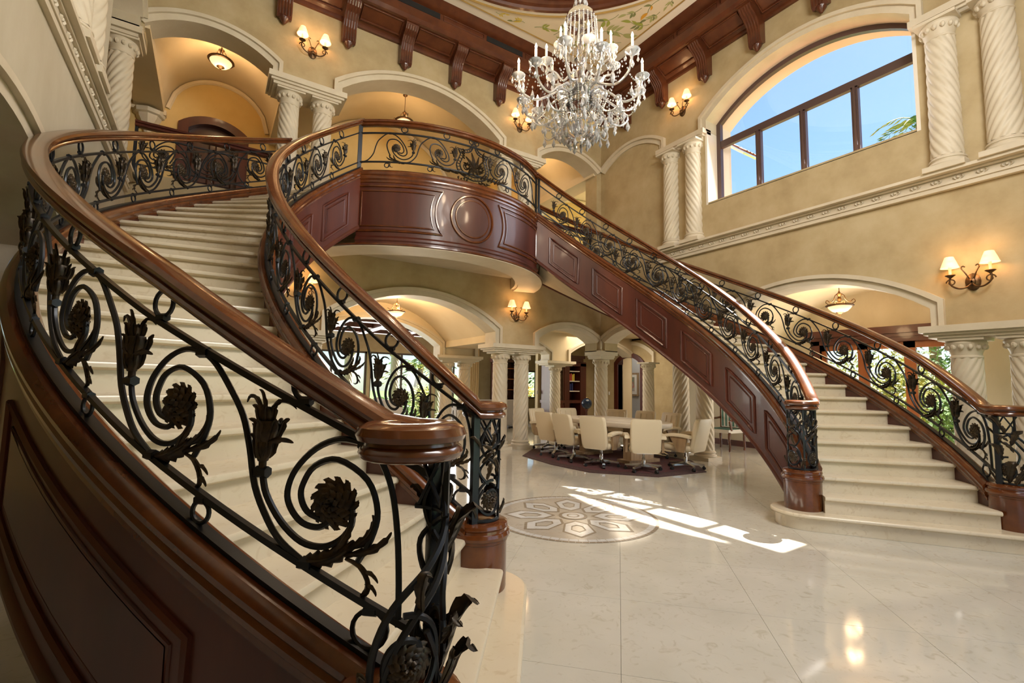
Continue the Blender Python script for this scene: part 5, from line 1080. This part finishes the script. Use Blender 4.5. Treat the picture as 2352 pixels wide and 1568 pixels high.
# bookcase and sofa and curtain seen between the columns
bk = thing('bookcase', (6.6, 11.6, 0), 'dark wood bookcase glimpsed between the lamp-side columns', 'bookcase'); m = MB()
m.box(5.6, 5.68, 11.3, 11.7, 0, 2.3); m.box(6.5, 6.58, 11.3, 11.7, 0, 2.3); m.box(5.6, 6.58, 11.65, 11.7, 0, 2.3); m.box(5.55, 6.63, 11.25, 11.7, 2.25, 2.4); m.build('carcass', 'wood_dark', bk, 0)
for z in (.4, .8, 1.2, 1.6, 2.0): m = MB(); m.box(5.66, 6.52, 11.3, 11.66, z, z+.03); m.build('shelf', 'wood_orange', bk, 0)
def sofa(x0, x1, y0, y1, face, label, mt):
    s = thing('sofa', ((x0+x1)/2, (y0+y1)/2, 0), label, 'sofa')
    def soft(nm, a, b, c_, d, e, f):
        mm = MB(); r = .06; rows = []
        for t in (0, 1): pass
        for dz, ins in ((0, .03), (.04, 0), (f-e-.06, 0), (f-e-.015, .02), (f-e, .06)): rows.append([(a+ins, c_+ins, e+dz), (b-ins, c_+ins, e+dz), (b-ins, d-ins, e+dz), (a+ins, d-ins, e+dz)])
        mm.grid(rows, closed_u=True); mm.fan(rows[-1]); mm.build(nm, mt, s, 40)
    soft('seat', x0+.2, x1-.2, y0, y1, .1, .46); soft('backrest', x0, x1, *( (y0-.18, y0+.06) if face > 0 else (y1-.06, y1+.18)), .1, .92); soft('armrest', x0, x0+.22, y0, y1, .1, .66); soft('armrest', x1-.22, x1, y0, y1, .1, .66)
    n = max(2, int((x1-x0)/.7)); w = (x1-x0-.44)/n
    for k in range(n): soft('seat_cushion', x0+.22+w*k+.01, x0+.22+w*(k+1)-.01, y0+.02, y1-.02, .45, .58)
    for k in range(4): mm = MB(); mm.box(*((x0+.05, x0+.1) if k % 2 else (x1-.1, x1-.05)), *((y0+.05, y0+.1) if k < 2 else (y1-.1, y1-.05)), 0, .12); mm.build('leg', 'wood_dark', s, 0)
    return s
sofa(2.9, 5.4, 9.2, 10.0, 1, 'beige sofa seen from behind beyond the lamp-side columns', 'sofa')
sofa(-1.2, 1.3, 9.4, 10.2, 1, 'white sofa before the living room windows', 'sofa_white')
for k, (x, mt, lb) in enumerate(((-.8, 'sofa_white', 'pale cushion at the left end of the white sofa'), (-.1, 'sofa', 'grey cushion in the middle of the white sofa'), (.7, 'sofa_white', 'pale cushion at the right end of the white sofa'))):
    m = MB(); rows = [[(x+.24*q*c1, 9.62+d, .78+.2*q*s1) for c1, s1 in [(cos(2*pi*i/16), sin(2*pi*i/16)) for i in range(16)]] for q, d in ((.05, -.07), (.6, -.06), (1, 0), (.6, .06), (.05, .07))]; m.grid(rows, closed_u=True); tag(m.build('cushion', mt), lb, 'cushion', 'sofa cushions')
cu = thing('curtain', (4.95, 12.1, 0), 'gold curtain hanging beside the living room windows', 'curtain'); m = MB(); m.grid([[(4.7+.6*i/40, 12.1+.04*sin(i*1.1), z) for i in range(41)] for z in (.02, 2.9)]); m.grid([[(4.7+.6*i/40, 12.13+.04*sin(i*1.1), z) for i in range(41)] for z in (.02, 2.9)]); m.build('cloth', 'curtain', cu); m = MB(); m.tube([(4.4, 12.12, 2.92), (5.5, 12.12, 2.92)], .02, 8); m.build('rod', 'wood_dark', cu)
# striped armchair by the right hall wall
ac = thing('armchair', (6.75, 2.75, 0), 'carved wood armchair with green striped seat under the far stair', 'chair')
def abox(nm, mt, *b): mm = MB(); mm.box(*b); return mm.build(nm, mt, ac, 0)
m = MB(); rows = [[(6.45, 2.45, z), (7.05, 2.45, z), (7.05, 3.05, z), (6.45, 3.05, z)] for z in (.40, .42, .48)]; m.grid(rows, closed_u=True); m.fan(rows[-1]); m.build('seat', 'white_trim', ac, 0)
for k in range(7): abox('seat_stripe', 'stripe', 6.45+.0+.088*k, 6.45+.044+.088*k, 2.45, 3.05, .481, .484)
abox('back_frame', 'wood_rail', 7.03, 7.09, 2.45, 3.05, .42, 1.12)
for k in range(6): abox('back_stripe', 'stripe', 7.015, 7.03, 2.50+.09*k, 2.545+.09*k, .52, 1.06)
abox('back_pad', 'white_trim', 7.02, 7.032, 2.49, 3.01, .5, 1.08)
for y in (2.45, 3.05):
    for x in (6.48, 7.05): m = MB(); m.tube([(x, y, .42), (x-.02, y, .25), (x+.01, y, .1), (x-.02, y, .0)], lambda s: .034-.014*s, 8); m.build('leg', 'wood_rail', ac)
    m = MB(); m.tube(smooth_path([(7.05, y, .72), (6.85, y, .70), (6.6, y, .69), (6.5, y, .66), (6.52, y, .60), (6.56, y, .46)], 4), .026, 8); m.build('armrest', 'wood_rail', ac)

# ------------------------------------------------------------------ outside: garden, hedges, palm, neighbouring roof
m = MB(); m.box(-60, 80, -60, 90, -.6, -.25); tag(m.build('lawn', 'grass', smooth=0), 'green lawn outside the garden doors', 'lawn')
def bush(name, x, y, z, rx, ry, rz, n, mt, label, cat='shrub', ls=.12, group=None, seed=1):
    R_ = random.Random(seed); b = thing(name, (x, y, z), label, cat, group); m = MB()
    for k in range(n):
        th, u = R_.uniform(0, 2*pi), R_.uniform(-.6, 1); q = sqrt(1-u*u)*R_.uniform(.55, 1); c = Vector((x+rx*q*cos(th), y+ry*q*sin(th), z+rz*(1+u)*.5*R_.uniform(.8, 1.05)))
        d = Vector((R_.uniform(-1, 1), R_.uniform(-1, 1), R_.uniform(-.3, 1))).normalized(); e = d.orthogonal().normalized(); l = ls*R_.uniform(.7, 1.4)
        m.add([c, c+d*l*.5+e*l*.22, c+d*l, c+d*l*.5-e*l*.22], [(0, 1, 2, 3)])
    o = m.build('foliage', mt, b, 0); o['kind'] = 'stuff'
    m = MB(); m.tube([(x, y, z-.3), (x, y, z+rz*.6)], .05, 6); m.build('trunk', 'trunk', b); return b
for k, (x, y, rx, ry, rz, mt) in enumerate(((10.2, -1.9, .8, .9, 1.9, 'leaf_green'), (10.8, -.6, .9, .9, 2.4, 'leaf_yellow'), (10.4, .7, .8, .8, 1.7, 'leaf_green'), (12.5, -1.5, 1.4, 1.6, 3.4, 'leaf_green'), (12.8, .8, 1.4, 1.6, 3.2, 'leaf_yellow'), (11.5, 2.2, 1., 1., 2.6, 'leaf_green'), (12.6, -3.4, 1.4, 1.4, 3.0, 'leaf_green'))):
    bush('shrub', x, y+1.1, -.25, rx, ry, rz, 1500, mt, ['low green shrub right of the red flowers outside', 'yellowish shrub in the middle of the garden doors', 'low green shrub behind the red flowers outside', 'tall green bush at the back right of the garden doors', 'tall yellowish bush at the back of the garden doors', 'green bush at the left edge of the garden doors', 'rearmost green bush at the far right outside'][k], 'shrub', .16, 'shrubs outside the garden doors', k)
bush('flowering_shrub', 9.8, 1.35, -.25, .3, .3, 1.1, 250, 'flower_red', 'red flowering plant outside the garden doors', 'shrub', .09, None, 31)
for k, (x, y, rx, rz, mt) in enumerate(((3.0, 15.2, .9, 1.0, 'leaf_green'), (4.4, 15.6, .8, 1.5, 'leaf_yellow'), (1.2, 16.0, 1.0, .7, 'leaf_green'))): bush('shrub', x, y, -.25, rx, rx, rz, 900, mt, ['green shrub outside the living room beside the palm', 'yellowish shrub outside the living room behind the palm', 'low green shrub outside the living room, leftmost'][k], 'shrub', .18, 'shrubs outside the living room', 50+k)
bush('flowering_shrub', 8.6, 13.6, .2, .8, .5, 1.2, 900, 'flower_yellow', 'yellow flowers outside the small far window', 'shrub', .1, None, 61)
bush('shrub', 8.4, 14.8, .2, 1.6, .7, 2.4, 1200, 'leaf_green', 'green bush above the yellow flowers outside the far window', 'shrub', .18, None, 62)
def palm(x, y, z, L, label, n=13, seed=1):
    R_ = random.Random(seed); t = thing('palm_tree', (x, y, -.25), label, 'tree')
    m = MB(); m.tube([(x+.1*sin(i), y, -.3+(z+.3)*i/8) for i in range(9)], .14, 8); m.build('trunk', 'trunk', t)
    for k in range(n):
        a = 2*pi*k/n+R_.uniform(-.2, .2); up = R_.uniform(.2, 1.2); m = MB(); sp = [Vector((x+cos(a)*L*s, y+sin(a)*L*s, z+up*L*.7*s-.9*L*s*s*.9)) for s in lin(0, 1, 8)]
        m.tube(sp, lambda s: .02*(1-s)+.004, 4)
        for i in range(1, 9):
            for sd in (-1, 1):
                d = Vector((-sin(a)*sd*.8+cos(a)*.5, cos(a)*sd*.8+sin(a)*.5, -.35)).normalized(); c = sp[i]; l = L*.32*(1-.4*i/8); w = Vector((0, 0, .03)); m.add([c, c+d*l*.5+w, c+d*l, c+d*l*.5-w], [(0, 1, 2, 3)])
        m.build('frond', 'leaf_yellow' if k % 3 else 'leaf_green', t, 0)
    return t
palm(14.0, .95, 9.45, 1.2, 'palm crown showing at the lower right of the big arched window', 11, 5)
palm(4.6, 16.5, 2.2, 1.6, 'palm outside the living room windows', 13, 8)
nb = thing('neighbouring_wing', (13.5, 8, -.25), 'tiled roof edge of the wing outside the big window', 'building')
m = MB(); m.box(12.05, 12.6, 6.9, 12, -.3, 10.6); m.build('wall', 'stucco', nb, 0)
m = MB(); m.hexa([(11.9, 5.25, 9.62), (12.7, 5.25, 9.62), (12.7, 9.2, 13.2), (11.9, 9.2, 13.2)], [(11.9, 5.2, 9.67), (12.7, 5.2, 9.67), (12.7, 9.15, 13.32), (11.9, 9.15, 13.32)]); m.build('eave', 'stucco', nb, 0)
tm = MB()
for i in range(7):
    a = pi*i/6
rows = [[(.085*cos(pi*i/8), s*.30, .085*sin(pi*i/8)+s*.277+.02*(1-s)) for i in range(9)] for s in (0, 1)]; tm.grid(rows)
rows = [[(.07*cos(pi*i/8), s*.30, .07*sin(pi*i/8)+s*.277+.02*(1-s)) for i in range(9)] for s in (0, 1)]; tm.grid(rows)
tme = tm.mesh('roof_tile', 40); tme.materials.append(MATS['terracotta'])
for r in range(6):
    for c_ in range(4):
        o = bpy.data.objects.new('roof_tile', tme); COL.objects.link(o); o.parent = nb; o.location = (11.98+.19*c_-13.5, 5.12+.27*r-8, 9.62+.25*r+.25)

light('study_fill', 'AREA', (9.8, 7.8, 2.85), 25, DAY, shape='RECTANGLE', size=1.2, size_y=3.0, aim=(0, 0, -1))  # added fill under the study ceiling
light('nook_fill', 'AREA', (7.0, 7.0, 2.95), 60, (1.0, .84, .62), shape='RECTANGLE', size=2.0, size_y=2.0, aim=(0, 0, -1))  # unseen area light added to brighten the nook, has no fixture
